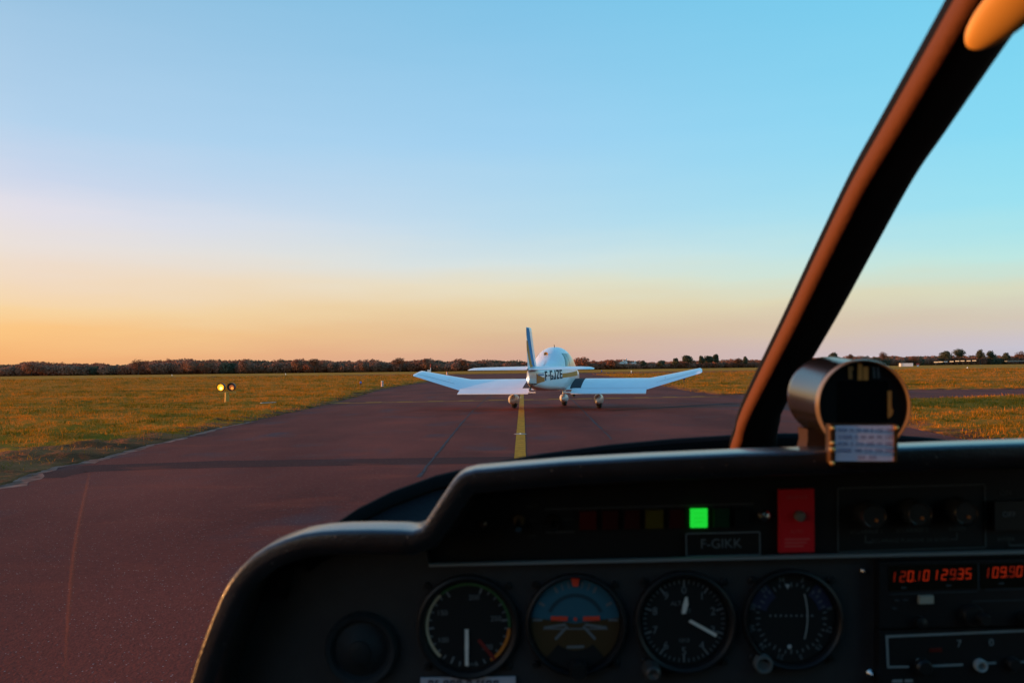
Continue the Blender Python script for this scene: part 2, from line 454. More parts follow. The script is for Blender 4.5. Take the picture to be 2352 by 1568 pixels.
def strip(name, pts, w, z, m, jag=0.0, kind='structure'):
    """a painted or laid band along ground points"""
    pts = [Vector(p[:2]) for p in pts]; dense = []
    for a, b in zip(pts, pts[1:]):
        n = max(1, min(60, int((b - a).length / 0.25))) if jag else 1
        dense += [a.lerp(b, i / n) for i in range(n)]
    dense.append(pts[-1]); rows = []
    for i, p in enumerate(dense):
        t = (dense[min(i + 1, len(dense) - 1)] - dense[max(i - 1, 0)]).normalized(); n = Vector((-t.y, t.x))
        ww = w if not hasattr(w, '__len__') else w[0] + (w[1] - w[0]) * i / (len(dense) - 1)
        j1, j2 = (jag * noise.noise((p.x * 2.3, p.y * 2.3, k)) for k in (1, 9))
        rows.append([(*(p + n * (ww / 2 + j1)), z), (*(p - n * (ww / 2 + j2)), z)])
    mb = MB().grid(rows); o = mb.build(name, m, smooth=False)
    if o.data.polygons[0].normal.z < 0: o.data.flip_normals()
    if kind: o['kind'] = kind
    return o


# painted markings, repairs, joints and a painted airplane shadow
strip('taxiway_centre_marking', [(-0.02, 3), on_z(1194.5, 1048), on_z(1199, 900), on_z(1201, 872)], 0.16, 0.0145, A['yellow'], 0.006)
j0 = on_z(1201, 872).to_2d()
strip('lead_on_marking', [j0, j0 + Vector((-1.5, 14)), j0 + Vector((-6, 26)), j0 + Vector((-16, 36)), j0 + Vector((-34, 43))], 0.2, 0.0143, A['yellow'])
strip('lead_on_marking', [j0, j0 + Vector((1.5, 14)), j0 + Vector((6, 26)), j0 + Vector((16, 38))], 0.2, 0.0147, A['yellow'])
hA, hB = on_z(757, 927).to_2d(), on_z(1652, 911).to_2d(); hd = (hB - hA).normalized(); hn = Vector((-hd.y, hd.x))
strip('holding_marking', [hA, hB], 0.22, 0.0137, A['yellow'], 0.01)
mb = MB(); n_d = 13; Lh = (hB - hA).length
for i in range(n_d):
    a = hA + hd * (Lh * (i + 0.12) / n_d) + hn * 0.42; b = a + hd * (Lh * 0.5 / n_d); q = hn * 0.14
    mb.add([(*(a + q), 0.0137), (*(b + q), 0.0137), (*(b - q), 0.0137), (*(a - q), 0.0137)], [(3, 2, 1, 0)])
mb.build('holding_dash_marking', A['yellow'], smooth=False)['kind'] = 'structure'
strip('trench_patch', [on_z(60, 1100), on_z(160, 1079), on_z(480, 1068), on_z(800, 1063), on_z(1150, 1058), (2.2, 10.35), (6.5, 10.6)], 0.80, 0.0131, A['patch_and_shadow'], 0.05)
strip('crack_seal_and_shadow', [on_z(960, 1098), on_z(1000, 1048), on_z(1058, 975), on_z(1080, 950), on_z(1112, 920), (-1.5, 40), (-1.5, 75)], 0.035, 0.0140, A['seal'], 0.03)
strip('crack_seal_and_shadow', [on_z(1405, 1010), on_z(1360, 965), on_z(1318, 922), (1.85, 40), (1.85, 75)], 0.035, 0.0140, A['seal'], 0.025)
strip('crack_seal_and_shadow', [on_z(1395, 944), on_z(1500, 938), on_z(1690, 926)], 0.5, 0.0128, A['patch_and_shadow'], 0.1)  # dark strip painting the airplane's cast shadow onto the asphalt
vr = strip('gravel_verge', [p for p in LEFT[1:10]], 0.26, 0.0134, A['verge'], 0.26)


# rough grass: a lumpy turf surface with standing tufts, none on the asphalt
def build_grass():
    V, F, MI, EV = [], [], [], []
    def hgt(x, y):
        d = math.hypot(x, y)
        n = noise.noise((x * 0.55, y * 0.8, 3)) * 0.5 + noise.noise((x * 1.7, y * 2.4, 7)) * 0.35 + noise.noise((x * 4.6, y * 5.6, 1)) * 0.20
        return max(0.0, 0.050 + 0.12 * n) * (1 + min(d, 120) / 160)

    PA = np.array([tuple(p[:2]) for p in ASPH]); PB = np.roll(PA, 1, 0)

    def asph(X, Y):
        """signed distance to the asphalt edge, negative on the asphalt"""
        ins = np.zeros(X.shape, bool); best = np.full(X.shape, 1e9)
        for (ax, ay), (bx, by) in zip(PA, PB):
            if ay != by: ins ^= ((ay > Y) != (by > Y)) & (X < (bx - ax) * (Y - ay) / (by - ay) + ax)
            dx, dy = bx - ax, by - ay; t = np.clip(((X - ax) * dx + (Y - ay) * dy) / max(dx * dx + dy * dy, 1e-9), 0, 1)
            best = np.minimum(best, np.hypot(X - ax - dx * t, Y - ay - dy * t))
        ry = Y - X * .008; ins |= (ry > RUN_Y0) & (ry < RUN_Y1)
        best = np.minimum(best, np.minimum(abs(ry - RUN_Y0), abs(ry - RUN_Y1)))
        return np.where(ins, -best, best)

    def sector(a0, a1, na, r0, r1, nr):
        rr = r0 * (r1 / r0) ** (np.arange(nr + 1) / nr); aa = a0 + (a1 - a0) * np.arange(na + 1) / na
        X, Y = rr[:, None] * np.sin(aa)[None], rr[:, None] * np.cos(aa)[None]
        E = asph(X, Y); base = len(V); n = na + 1; Z = E * 0
        for i in range(nr + 1):
            for k in range(n):
                e, x, y = E[i, k], X[i, k], Y[i, k]
                e2 = e + 0.10 * noise.noise((x * 1.7, y * 1.7, 8)) + 0.05 * noise.noise((x * 5, y * 5, 8))
                z = -0.03 if e2 < 0 else 0.008 + hgt(x, y) * min(1, 0.25 + e2 / 0.9)
                V.append((x, y, z)); Z[i, k] = e2
        for i in range(nr):
            for k in range(na):
                q = base + i * n + k; F.append((q, q + 1, q + n + 1, q + n)); e = Z[i, k]
                MI.append(0)
        near = (Y < 16) & (X < 0); Z = np.where(near, Z - 1.5 * np.clip((16 - Y) / 4, 0, 1), Z)
        EV.extend(Z.ravel().tolist())
    sector(R(-44), R(40), 640, 7.5, 200, 400)
    # tufts
    rnd = random.Random(3)
    def tuft(x, y, s, nb, z0, sp):
        t = noise.noise((x * 0.12, y * 0.35, 21)) * 0.8 + noise.noise((x * 0.7, y * 1.3, 22)) * 0.8 + rnd.uniform(-.18, .18)
        mi = 1 if t > 0.10 else 3 if t < -0.10 else 2
        for _ in range(nb):
            a = rnd.uniform(0, 6.283); l = s * rnd.uniform(0.6, 1.3); lean = rnd.uniform(0.2, 1.0)
            bx, by = x + rnd.gauss(0, sp), y + rnd.gauss(0, sp * .8); w = s * 0.085
            ca, sa = math.cos(a), math.sin(a); q = len(V); h_ = z0 + l * (1 - lean * 0.55)
            V.extend([(bx - sa * w, by + ca * w, z0), (bx + sa * w, by - ca * w, z0), (bx + ca * l * lean + sa * w * .3, by + sa * l * lean - ca * w * .3, h_), (bx + ca * l * lean - sa * w * .3, by + sa * l * lean + ca * w * .3, h_)])
            F.append((q, q + 1, q + 2, q + 3)); MI.append(mi)
    done, pend = 0, []
    while done < 40000:
        r = 7.8 * (180 / 7.8) ** (rnd.random() ** 0.95); a = rnd.uniform(R(-43), R(38)); x, y = r * math.sin(a), r * math.cos(a)
        if noise.noise((x * 0.4, y * 0.5, 5)) + 0.6 * noise.noise((x * 1.4, y * 1.6, 2)) < rnd.uniform(-0.8, 0.15): continue
        pend.append((x, y, r)); done += 1
    pq = np.array(pend); ee = asph(pq[:, 0], pq[:, 1])
    for (x, y, r), e in zip(pend, ee):
        if e < 0.03: continue
        k_ = (1 + r / 45) * min(1, .5 + e); bare = y < 15 and x < 0 and e < 1.6 + 1.2 * noise.noise((x * .6, y * .6, 31))
        tuft(x, y, rnd.uniform(0.035, 0.080) * (.7 if bare else 1) * k_, (5 if bare else 15) if r < 60 else 9, hgt(x, y) * min(1, .25 + e / .9) - 0.02, rnd.uniform(.06, .15) * k_)
    o = soup('grass', V, F, [A['turf'], A['straw'], A['olive'], A['green']], MI)
    EV.extend([9.0] * (len(V) - len(EV))); o.data.attributes.new('edge', 'FLOAT', 'POINT').data.foreach_set('value', EV)
    o.data.polygons.foreach_set('use_smooth', [m_ == 0 for m_ in MI])
    return tag(o, 'rough olive and straw coloured airfield grass beside the taxiway', 'grass', kind='stuff')


build_grass()


# ------------------------------------------------------------------ trees
def leafcloud(V, F, rnd, c, rx, ry, rz, n, s, shell=0.55, flat=0.0):
    for _ in range(n):
        while True:
            p = Vector((rnd.uniform(-1, 1), rnd.uniform(-1, 1), rnd.uniform(-1, 1)))
            if p.length <= 1 and p.length > shell * (.4 + .6 * rnd.random()): break
        q = Vector((c[0] + p.x * rx, c[1] + p.y * ry, c[2] + p.z * rz))
        nn = (p.normalized() + Vector((rnd.gauss(0, .55), rnd.gauss(0, .55), rnd.gauss(0, .55)))).normalized()
        a = nn.cross(Vector((rnd.gauss(0, 1), rnd.gauss(0, 1), rnd.gauss(0, 1)))).normalized(); b = nn.cross(a).normalized()
        l = s * rnd.uniform(0.5, 1.3); w = l * rnd.uniform(0.35, 0.8); i = len(V)
        V.extend([q + a * l, q + b * w, q - a * l, q - b * w]); F.append((i, i + 1, i + 2, i + 3))


TOPS = [(-160, 842), (0, 841), (40, 838), (54, 833), (110, 834), (160, 836), (236, 836), (263, 841), (290, 839), (342, 831), (376, 828), (430, 826), (500, 828), (572, 828), (600, 829), (630, 830),
        (655, 827), (684, 826), (700, 829), (760, 831), (782, 833), (810, 830), (833, 830), (867, 829), (890, 831), (940, 829), (977, 826), (1025, 831), (1060, 828), (1100, 829), (1150, 829), (1210, 832), (1320, 832),
        (1370, 831), (1414, 828), (1458, 831), (1490, 834), (1520, 831), (1550, 830), (1640, 830), (1680, 826), (1730, 828), (1800, 828), (1890, 823), (1960, 820), (2040, 819), (2100, 819), (2147, 818), (2250, 819), (2352, 816), (2520, 813)]


def prof(px):
    for (a, b), (c, d) in zip(TOPS, TOPS[1:]):
        if a <= px <= c: return b + (d - b) * (px - a) / (c - a)
    return TOPS[-1][1]


def dist(px): return 430 + max(0, (px - 1300) / 1050) * 190


def build_woodland():
    rnd = random.Random(11)
    V, F, MI = [], [], []
    for layer in range(3):
        px = -150.0
        while px < 2510:
            D = dist(px) + layer * 14 + (22 if layer == 2 else 0) + rnd.uniform(0, 8)
            zt = ztop(px, prof(px) + rnd.uniform(-2.6, 2.6) + 3.2 * noise.noise((px * .03, layer * 3.1, 40)), D) * (0.84 + 0.10 * layer)
            if layer < 2 and 1412 < px < 1470: zt = ztop(px, 836.0 + rnd.uniform(-.6, .6), D)
            r = rnd.uniform(2.0, 4.5); c = far(px, D)
            n0 = len(F); hh = max(zt, 2.0)
            leafcloud(V, F, rnd, (c.x, c.y, hh * 0.5), r, r, hh * 0.52, int(190 + 100 * r), 0.52, 1.0)
            t = noise.noise((px * 0.012, layer * 0.4, 2)) + (-0.02 if px > 1880 else 0.3 if px > 1300 else 0.08) + rnd.uniform(-.25, .25)
            red = 1 if t > 0.22 else 2 if t < -0.32 else 0
            MI.extend([red] * (len(F) - n0))
            px += rnd.uniform(4, 8)
    o = soup('woodland', V, F, [A['wood'], A['brush'], A['pine']], MI)
    tag(o, 'far brown and dark green winter wood closing the airfield', 'woodland', kind='stuff')


build_woodland()


def tree(kind, px, py, w, label, D=None, lean=0.0):
    """a tree of its own in front of, or standing out of, the wood; w = crown width in photo pixels"""
    rnd = random.Random(int(px * 7 + py))
    D = (D or dist(px) - 6); b = far(px, D); zt = ztop(px, py, D); W = w * KP * D / 2
    name, cat = {'pine': ('pine_tree', 'pine tree'), 'bare': ('bare_tree', 'tree'), 'bush': ('round_tree', 'tree')}[kind]
    root = empty(name, b, 0, label, cat, 'trees standing out along the wood edge')
    V, F = [], []
    if kind == 'pine':
        for k in range(11):
            a = rnd.uniform(0, 6.28); u = rnd.random(); q = (0.15 + 0.5 * rnd.random()) * (1 - 0.45 * u)
            leafcloud(V, F, rnd, (math.cos(a) * W * q + lean * W, math.sin(a) * W * q, zt * (0.50 + 0.34 * u)), W * 0.52, W * 0.52, zt * 0.16, 150, 0.42, 0.5)
        m = A['pine']
    elif kind == 'bare':
        for k in range(9):
            a = rnd.uniform(0, 6.28); q = rnd.uniform(0.1, 0.68)
            leafcloud(V, F, rnd, (math.cos(a) * W * q, math.sin(a) * W * q, zt * (0.72 - 0.22 * q)), W * 0.42, W * 0.42, zt * 0.25, 90, 0.30, 0.4)
        m = A['twig']
    else:
        for k in range(8):
            a = rnd.uniform(0, 6.28); q = rnd.uniform(0.1, 0.6)
            leafcloud(V, F, rnd, (math.cos(a) * W * q, math.sin(a) * W * q, zt * (0.60 - 0.15 * q)), W * 0.5, W * 0.5, zt * 0.36, 150, 0.45, 0.6)
        m = A['brush'] if px > 1250 else A['wood']
    soup('crown', V, F, m, None, root)
    t = MB().tube([(0, 0, -0.2), (0.1, 0, zt * 0.35), (lean * W * 0.6, 0.1, zt * 0.72)], [zt * 0.035, zt * 0.025, zt * 0.012], 7)
    for k in range(5):
        a = rnd.uniform(0, 6.28); z0 = zt * rnd.uniform(0.35, 0.55)
        t.tube([(lean * W * 0.3, 0, z0), (math.cos(a) * W * 0.6, math.sin(a) * W * 0.6, zt * rnd.uniform(0.65, 0.85))], [zt * 0.012, zt * 0.004], 5)
    t.build('trunk', A['bark'], root)


for args in [
    ('bush', 72, 826, 50, 'broad round tree near the left edge, standing proud of the low wood'),
    ('bare', 318, 821, 52, 'pale feathery bare tree above the dip in the wood, beyond the guard lights'),
    ('bush', 432, 823, 44, 'rounded brown tree on the left wood between the bare tree and the guard lights'),
    ('bush', 560, 825, 30, 'small rounded brown tree just right of the guard lights on the skyline'),
    ('bush', 684, 821, 32, 'dark domed tree above the lone white edge light of the left field'),
    ('bare', 722, 819, 34, 'thin pale bare tree just right of the dark domed tree'),
    ('bush', 832, 827, 24, 'small pointed brown tree above the striped marker post'),
    ('bare', 918, 817, 36, 'tallest pale bare tree, above the left wing tip of the airplane'),
    ('bush', 978, 820, 30, 'dark wide tree just left of the slim red and white mast'),
    ('bare', 1062, 824, 28, 'thin bare tree between the mast and the left tailplane tip'),
    ('bush', 1340, 817, 52, 'reddish brown spreading tree just right of the airplane cabin'),
    ('bush', 1404, 824, 26, 'low brown tree between the reddish spreading tree and the sunlit house'),
    ('pine', 1478, 826, 16, 'small dark pine just right of the sunlit house'),
    ('pine', 1518, 827, 24, 'low dark pine midway between the sunlit house and the big pine clump'),
    ('pine', 1552, 821, 16, 'leftmost dark pine of the clump above the right wing'),
    ('pine', 1580, 815, 36, 'broad dark pine in the clump above the right wing'),
    ('pine', 1610, 816, 18, 'narrow dark pine between the two broad pines above the right wing tip'),
    ('pine', 1628, 815, 30, 'broad dark pine over the right wing tip'),
    ('pine', 1644, 812, 17, 'tallest dark pine at the right end of the clump over the wing tip'),
    ('bare', 1696, 820, 26, 'greyish bare tree left of the pointed pine by the window post'),
    ('pine', 1713, 818, 14, 'small pointed dark pine beside the window post'),
    ('pine', 1915, 806, 30, 'dark umbrella pine just above the compass'),
    ('bare', 1954, 810, 22, 'small pale bare tree above the top of the compass'),
    ('bare', 2028, 804, 30, 'tall pale bare tree right of the compass top'),
    ('bare', 2098, 816, 30, 'low brown bare tree above the long white container'),
    ('pine', 2172, 803, 32, 'left one of the two largest pines above the row of approach lights'),
    ('pine', 2203, 799, 38, 'largest dark pine above the row of approach lights'),
    ('pine', 2252, 801, 20, 'windswept forked pine right of the largest pine'),
    ('pine', 2276, 804, 26, 'dark dome shaped pine third from the right edge'),
    ('pine', 2312, 808, 22, 'low dark pine with flat crown second from the right edge'),
    ('bare', 2346, 803, 30, 'purplish bare tree at the right edge of the skyline'),
]:
    tree(*args)


# ------------------------------------------------------------------ far buildings and field furniture
def house(px, w, py_eave, py_top, label, D, two=False):
    b = far(px, D); W = w * KP * D; ze, zt = ztop(px, py_eave, D), ztop(px, py_top, D)
    root = empty('house', b, R(10), label, 'house')
    d = W * 0.8
    mb = MB()
    mb.add([(-W / 2, -d / 2, 0), (W / 2, -d / 2, 0), (W / 2, d / 2, 0), (-W / 2, d / 2, 0), (-W / 2, -d / 2, ze), (W / 2, -d / 2, ze), (W / 2, d / 2, ze), (-W / 2, d / 2, ze), (0, -d / 2, zt), (0, d / 2, zt)],
           [(0, 1, 5, 8, 4), (2, 3, 7, 9, 6), (1, 2, 6, 5), (3, 0, 4, 7)])
    mb.build('wall', WHITE, root, smooth=False)
    o = 0.35
    MB().add([(-W / 2 - o, -d / 2 - o, ze - .2), (0, -d / 2 - o, zt + .12), (0, d / 2 + o, zt + .12), (-W / 2 - o, d / 2 + o, ze - .2), (W / 2 + o, -d / 2 - o, ze - .2), (W / 2 + o, d / 2 + o, ze - .2)],
             [(0, 1, 2, 3), (1, 4, 5, 2)]).build('roof', mat('slate roof', (0.09, 0.055, 0.045), 0.8, var=0.2), root, smooth=False)
    MB().box((W * 0.3, 0, zt - .1), (.7, .7, 1.6)).build('chimney', WHITE, root, smooth=False)
    for sx in (-0.25, 0.25):
        MB().box((sx * W, -d / 2 - 0.02, ze * 0.62), (W * 0.14, 0.1, ze * 0.22)).build('window', mat('window pane', (0.03, 0.035, 0.045), 0.1), root, smooth=False)


house(1428, 13, 832.5, 829.5, 'small white gabled house at the left of the sunlit pair among the trees', 474)
house(1436, 9, 831, 826.5, 'tallest white gabled house, sunlit among the trees right of the airplane', 482)
house(1454, 15, 833.5, 831, 'long low white house furthest right of the sunlit group', 474)

# white container and red marker on the far field
D = 360
c = far(2081, D); W = 27 * KP * D; zt = ztop(2081, 833.5, D)
r_ = empty('container', c, R(-8), 'long white container standing in the far field right of the compass', 'container')
MB().box((0, 0, zt / 2), (W, 2.4, zt - .1)).build('body', WHITE, r_, smooth=False, bevel=.04)
MB().box((-W / 2 + .45, -1.23, zt / 2), (0.8, .06, zt * .9)).build('door', mat('cream paint', (.7, .58, .45), .5), r_, smooth=False)
c = far(2108, D); zt = ztop(2108, 834, D)
r_ = empty('marker_board', c, 0, 'small red marker board in the field beside the white container', 'marker')
MB().box((0, 0, zt * .6), (1.3, .12, zt * .75)).build('board', RED, r_, smooth=False)
MB().box((0, 0, .3), (.9, .14, .5)).build('base', WHITE, r_, smooth=False)
# approach lights
LAMPON = mat('warm lamp', (0.8, 0.5, 0.3), 0.4, emit=(1.0, 0.55, 0.25), es=.9)
for i, px in enumerate([2150, 2160.5, 2172, 2186, 2199, 2211, 2225, 2238]):
    py = [831.5, 831, 830.5, 830, 829, 828.7, 828.5, 828][i]; D = 470 + i * 6; b = far(px, D); zt = ztop(px, py, D)
    r_ = empty('approach_light', b, 0, ('leftmost', 'second', 'dim unlit third', 'fourth', 'fifth', 'sixth', 'seventh', 'rightmost')[i] + ' pale lamp bar, counted from the left, in the row of approach lights', 'approach light', 'row of approach lights')
    MB().box((0, 0, zt), (2.2, .25, .42)).build('lamp_bar', LAMPON if i != 2 else WHITE, r_, smooth=False)
    MB().tube([(0, 0, 0), (0, 0, zt - .15)], .05, 6).build('pole', BLACK, r_)
b = far(2330, 560); zt = ztop(2330, 827.5, 560)
r_ = empty('low_hut', b, 0, 'long low white hut at the far right below the trees', 'hut')
MB().box((0, 0, zt * .78), (11, 3, zt * .2)).build('wall', mat('hut grey', (.16, .20, .20), .7), r_, smooth=False)
MB().box((0, 0, zt * .9), (11.4, 3.4, zt * .12)).build('roof', mat('hut roof', (.2, .24, .24), .7), r_, smooth=False)
# mast with red top
D = 330; b = far(989, D); zt = ztop(989, 835, D)
r_ = empty('antenna_mast', b, 0, 'slim red and white mast before the wood, left of the tailplane', 'mast')
MB().tube([(0, 0, 0), (0, 0, zt * .55)], .12, 6).build('mast', WHITE, r_)
MB().tube([(0, 0, zt * .55), (0, 0, zt)], .13, 6).build('mast_top', RED, r_)
MB().box((-.6, 0, .5), (1.3, .9, 1.0)).build('cabinet', WHITE, r_, smooth=False)


# field lights
BLUEL = mat('blue glass', (0.04, 0.12, 0.5), 0.15, spec=0.8)
GLASS_W = mat('frosted lamp glass', (0.8, 0.78, 0.7), 0.2, emit=(1, 0.85, 0.6), es=0.5)


def edge_light(px, py, label, globe, s=1.0, group=None):
    b = on_z(px, py); r_ = empty('edge_light', b, 0, label, 'edge light', group)
    MB().lathe((0, 0, 0), [(0.001, 0), (.11 * s, 0), (.10 * s, .03 * s), (.035 * s, .05 * s), (.035 * s, .2 * s), (.075 * s, .22 * s), (.08 * s, .27 * s), (.001, .27 * s)], 14, 'z').build('stem', BLACK if globe is BLUEL else WHITE, r_)
    MB().lathe((0, 0, 0), [(.065 * s, .26 * s), (.075 * s, .30 * s), (.065 * s, .36 * s), (.03 * s, .40 * s), (.001, .41 * s)], 14, 'z').build('globe', globe, r_)


edge_light(828.5, 888.5, 'small dark blue taxiway edge light in the left grass near the striped post', BLUEL)
edge_light(1571, 880, 'small dark blue taxiway edge light in the grass below the right wing tip', BLUEL, 1.25)
edge_light(1382, 858.5, 'tiny blue edge light on the grass corner right of the cabin', BLUEL, 1.6)
edge_light(395, 863.5, 'tiny white edge light in the far field left of the guard lights', GLASS_W, 1.15)
edge_light(656, 861, 'tiny white edge light in the far field right of the guard lights', GLASS_W, 1.15)
edge_light(1450, 856.5, 'tiny cream edge light in the far grass below the sunlit house', GLASS_W, 1.15)
edge_light(2222, 848.5, 'tiny white edge light in the far grass under the approach lights', GLASS_W, 1.15)


def marker(px, py, h, label, cols):
    b = on_z(px, py); r_ = empty('marker_post', b, 0, label, 'marker post'); n = 7
    for k in range(n):
        MB().tube([(0, 0, h * k / n), (0, 0, h * (k + 1) / n)], .075 * h / .45 - (.004 if k % 2 else 0), 12).build('band', cols[k % 2], r_)


marker(878, 891, .46, 'white marker post with dark bands on the left grass edge', (WHITE, RED))
marker(1027, 865, .8, 'short red and white marker post beyond the left wing tip', (RED, WHITE))
# flat white board lying in the grass
p0, p1 = on_z(599, 935.5), on_z(633, 933.5)
d = (p1 - p0); o = MB().box((0, 0, .05), (d.length, .09, .02)).build('ground_board', mat('weathered white', (.42, .41, .38), .7), None, smooth=False, bevel=.006)
o.location = (p0 + p1) / 2 + Vector((0, 0, .1)); o.rotation_euler = (0, 0, math.atan2(d.y, d.x))
tag(o, 'white board lying flat in the grass right of the guard lights', 'board')

# centre line inset lights
for (px, py, lb) in ((1195, 998, 'flat pale lamp set in the yellow centre line just ahead of the windshield'), (1196, 913.5, 'flat pale lamp set in the yellow centre line beside the left wheel of the airplane')):
    b = on_z(px, py); r_ = empty('inset_light', Vector((b.x, b.y, .0148)), 0, lb, 'inset light')
    MB().lathe((0, 0, 0), [(.115, -.004), (.11, .003), (.095, .0045), (.07, .0035), (.001, .004)], 20, 'z').build('housing', mat('pale metal', (.30, .24, .20), .7, spec=.2), r_)
    MB().box((0, 0, .006), (.03, .05, .006)).build('lens', GLASS_W, r_, smooth=False)

# runway guard light
gb = on_z(521, 926); gs = gb.y * KP
rg = empty('guard_light', gb, 0, 'twin amber guard light on a yellow post in the left grass', 'guard light')
zb = (926 - 901) * gs
MB().tube([(0, 0, -.05), (0, 0, .05), (0, 0, .06), (0, 0, zb)], [.11, .11, .085, .075], 12).build('post', SAFETY, rg)
MB().box((0.0, 0, zb), (40 * gs, .07, .05)).build('crossbar', SAFETY, rg, smooth=False, bevel=.004)
AMB = mat('amber lens lit', (0.9, 0.4, 0.05), 0.2, emit=(1.0, 0.38, 0.008), es=1.5)
AMB2 = mat('amber lens dim', (0.22, 0.05, 0.01), 0.15, emit=(1.0, 0.22, 0.02), es=0.30)
HOT = mat('bulb glow', (1, .9, .6), .3, emit=(1, .66, .12), es=3)
for px, lit in ((508, True), (532, False)):
    x = (px - 521) * gs; z = (926 - 888.3) * gs; rr = 9.3 * gs
    h_ = MB().lathe((x, 0, z), [(.001, .16), (rr * .6, .15), (rr * .95, .08), (rr, -.02), (rr, -.07), (rr * .93, -.07), (rr * .9, -.02)], 24).build('lamp_housing', mat('dark lamp housing', (.03, .018, .014), .5), rg)
    ql = .80 if lit else .62; ox, oz = (-rr * .12, -rr * .10) if lit else (rr * .05, -rr * .10)
    MB().lathe((x + ox, 0, z + oz), [(.001, -.045), (rr * ql * .6, -.038), (rr * ql, -.02)], 24).build('lens', AMB if lit else AMB2, h_)
    MB().lathe((x + ox + rr * .2, -.055, z + oz - rr * .25), [(.001, -.004), (rr * .34, 0), (rr * .36, .006)], 16).build('bulb', HOT if lit else mat('faint bulb', (.7, .25, .05), .3, emit=(1, .3, .04), es=1.1), h_)
    MB().lathe((x, 0, z), [(rr * .95, -.018), (rr * ql * .9, -.016)], 24).build('baffle', BLACK, h_)
    MB().tube([(x, 0, z - rr), (x, 0, zb)], .015, 6).build('bracket', SAFETY, rg)


# ------------------------------------------------------------------ the airplane ahead
PX0, PY0 = 0.955, 24.9
HEAD = R(11.8)
plane = empty('airplane', (PX0, PY0, 0.012), R(90) - HEAD, 'white low wing light airplane with ochre and blue stripes waiting on the taxiway', 'airplane')
SEC = [  # X, half width, z bottom, z top, exponent below, exponent above
    (-4.2, .03, .83, 1.14, 3.6, 2.6), (-3.7, .095, .73, 1.18, 4.2, 2.8), (-3.0, .195, .655, 1.23, 5, 2.8), (-2.3, .31, .60, 1.30, 5, 2.6), (-1.7, .42, .57, 1.42, 5, 2.3), (-1.35, .485, .56, 1.565, 5, 2.15),
    (-1.0, .53, .55, 1.70, 4.5, 2.35), (-.6, .55, .54, 1.79, 4.5, 2.35), (-.2, .56, .53, 1.83, 4.5, 2.35), (.2, .56, .52, 1.79, 4.5, 2.35), (.6, .545, .52, 1.62, 4.5, 2.35), (1.0, .52, .52, 1.34, 4, 2.3), (1.3, .50, .53, 1.29, 4, 2.6),
    (1.9, .44, .58, 1.24, 3.5, 2.8), (2.3, .34, .66, 1.18, 3, 2.6), (2.42, .22, .76, 1.08, 2.4, 2.4)]


def sec(X):
    n = len(SEC)
    if X <= SEC[0][0]: return list(SEC[0])
    if X >= SEC[-1][0]: return list(SEC[-1])
    i = max(k for k in range(n - 1) if SEC[k][0] <= X); a, b = SEC[i], SEC[i + 1]; h = b[0] - a[0]; t = (X - a[0]) / h
    pa, pb = SEC[max(i - 1, 0)], SEC[min(i + 2, n - 1)]; out = [X]
    for k in range(1, 6):
        ma = (b[k] - pa[k]) / (b[0] - pa[0]) * h; mb_ = (pb[k] - a[k]) / (pb[0] - a[0]) * h
        out.append((2 * t ** 3 - 3 * t * t + 1) * a[k] + (t ** 3 - 2 * t * t + t) * ma + (3 * t * t - 2 * t ** 3) * b[k] + (t ** 3 - t * t) * mb_)
    return out


def zmid(s): return s[2] + min((s[3] - s[2]) * .5, .46)


def side_y(X, z):
    s = sec(X); zm = zmid(s)
    if z >= zm: t, n = (z - zm) / (s[3] - zm), s[5]
    else: t, n = (zm - z) / (zm - s[2]), s[4]
    return s[1] * max(0, 1 - min(1, abs(t)) ** n) ** (1 / n)


rows = []
xs = [-4.2 + (2.42 + 4.2) * i / 90 for i in range(91)]
for X in xs:
    s = sec(X); zm = zmid(s); row = []
    for k in range(40):
        a = 2 * math.pi * k / 40; c, q = math.cos(a), math.sin(a)
        n = s[5] if q >= 0 else s[4]; hh = (s[3] - zm) if q >= 0 else (zm - s[2])
        row.append((X, math.copysign(abs(c) ** (2 / n), c) * s[1], zm + math.copysign(abs(q) ** (2 / n), q) * hh))
    rows.append(row)
mb = MB().grid(rows, 0, True)
mb.f.append(tuple(range(40))); mb.m.append(0); q = 90 * 40; mb.f.append(tuple(q + k for k in range(40))); mb.m.append(0)
fus = mb.build('fuselage', PAINT, plane, auto=60)


def side_patch(name, poly_rows, m, parent, off=.004, sgn=-1):
    """rows of (X, z) laid on the fuselage side"""
    rr = [[(X, sgn * (side_y(X, z) + off), z) for X, z in r] for r in poly_rows]
    return MB().grid(rr).build(name, m, parent)


def band(x0, x1, lo, hi, n=16, nz_=5):
    return [[(x0 + (x1 - x0) * i / n, lo(i / n) + (hi(i / n) - lo(i / n)) * k / nz_) for k in range(nz_ + 1)] for i in range(n + 1)]


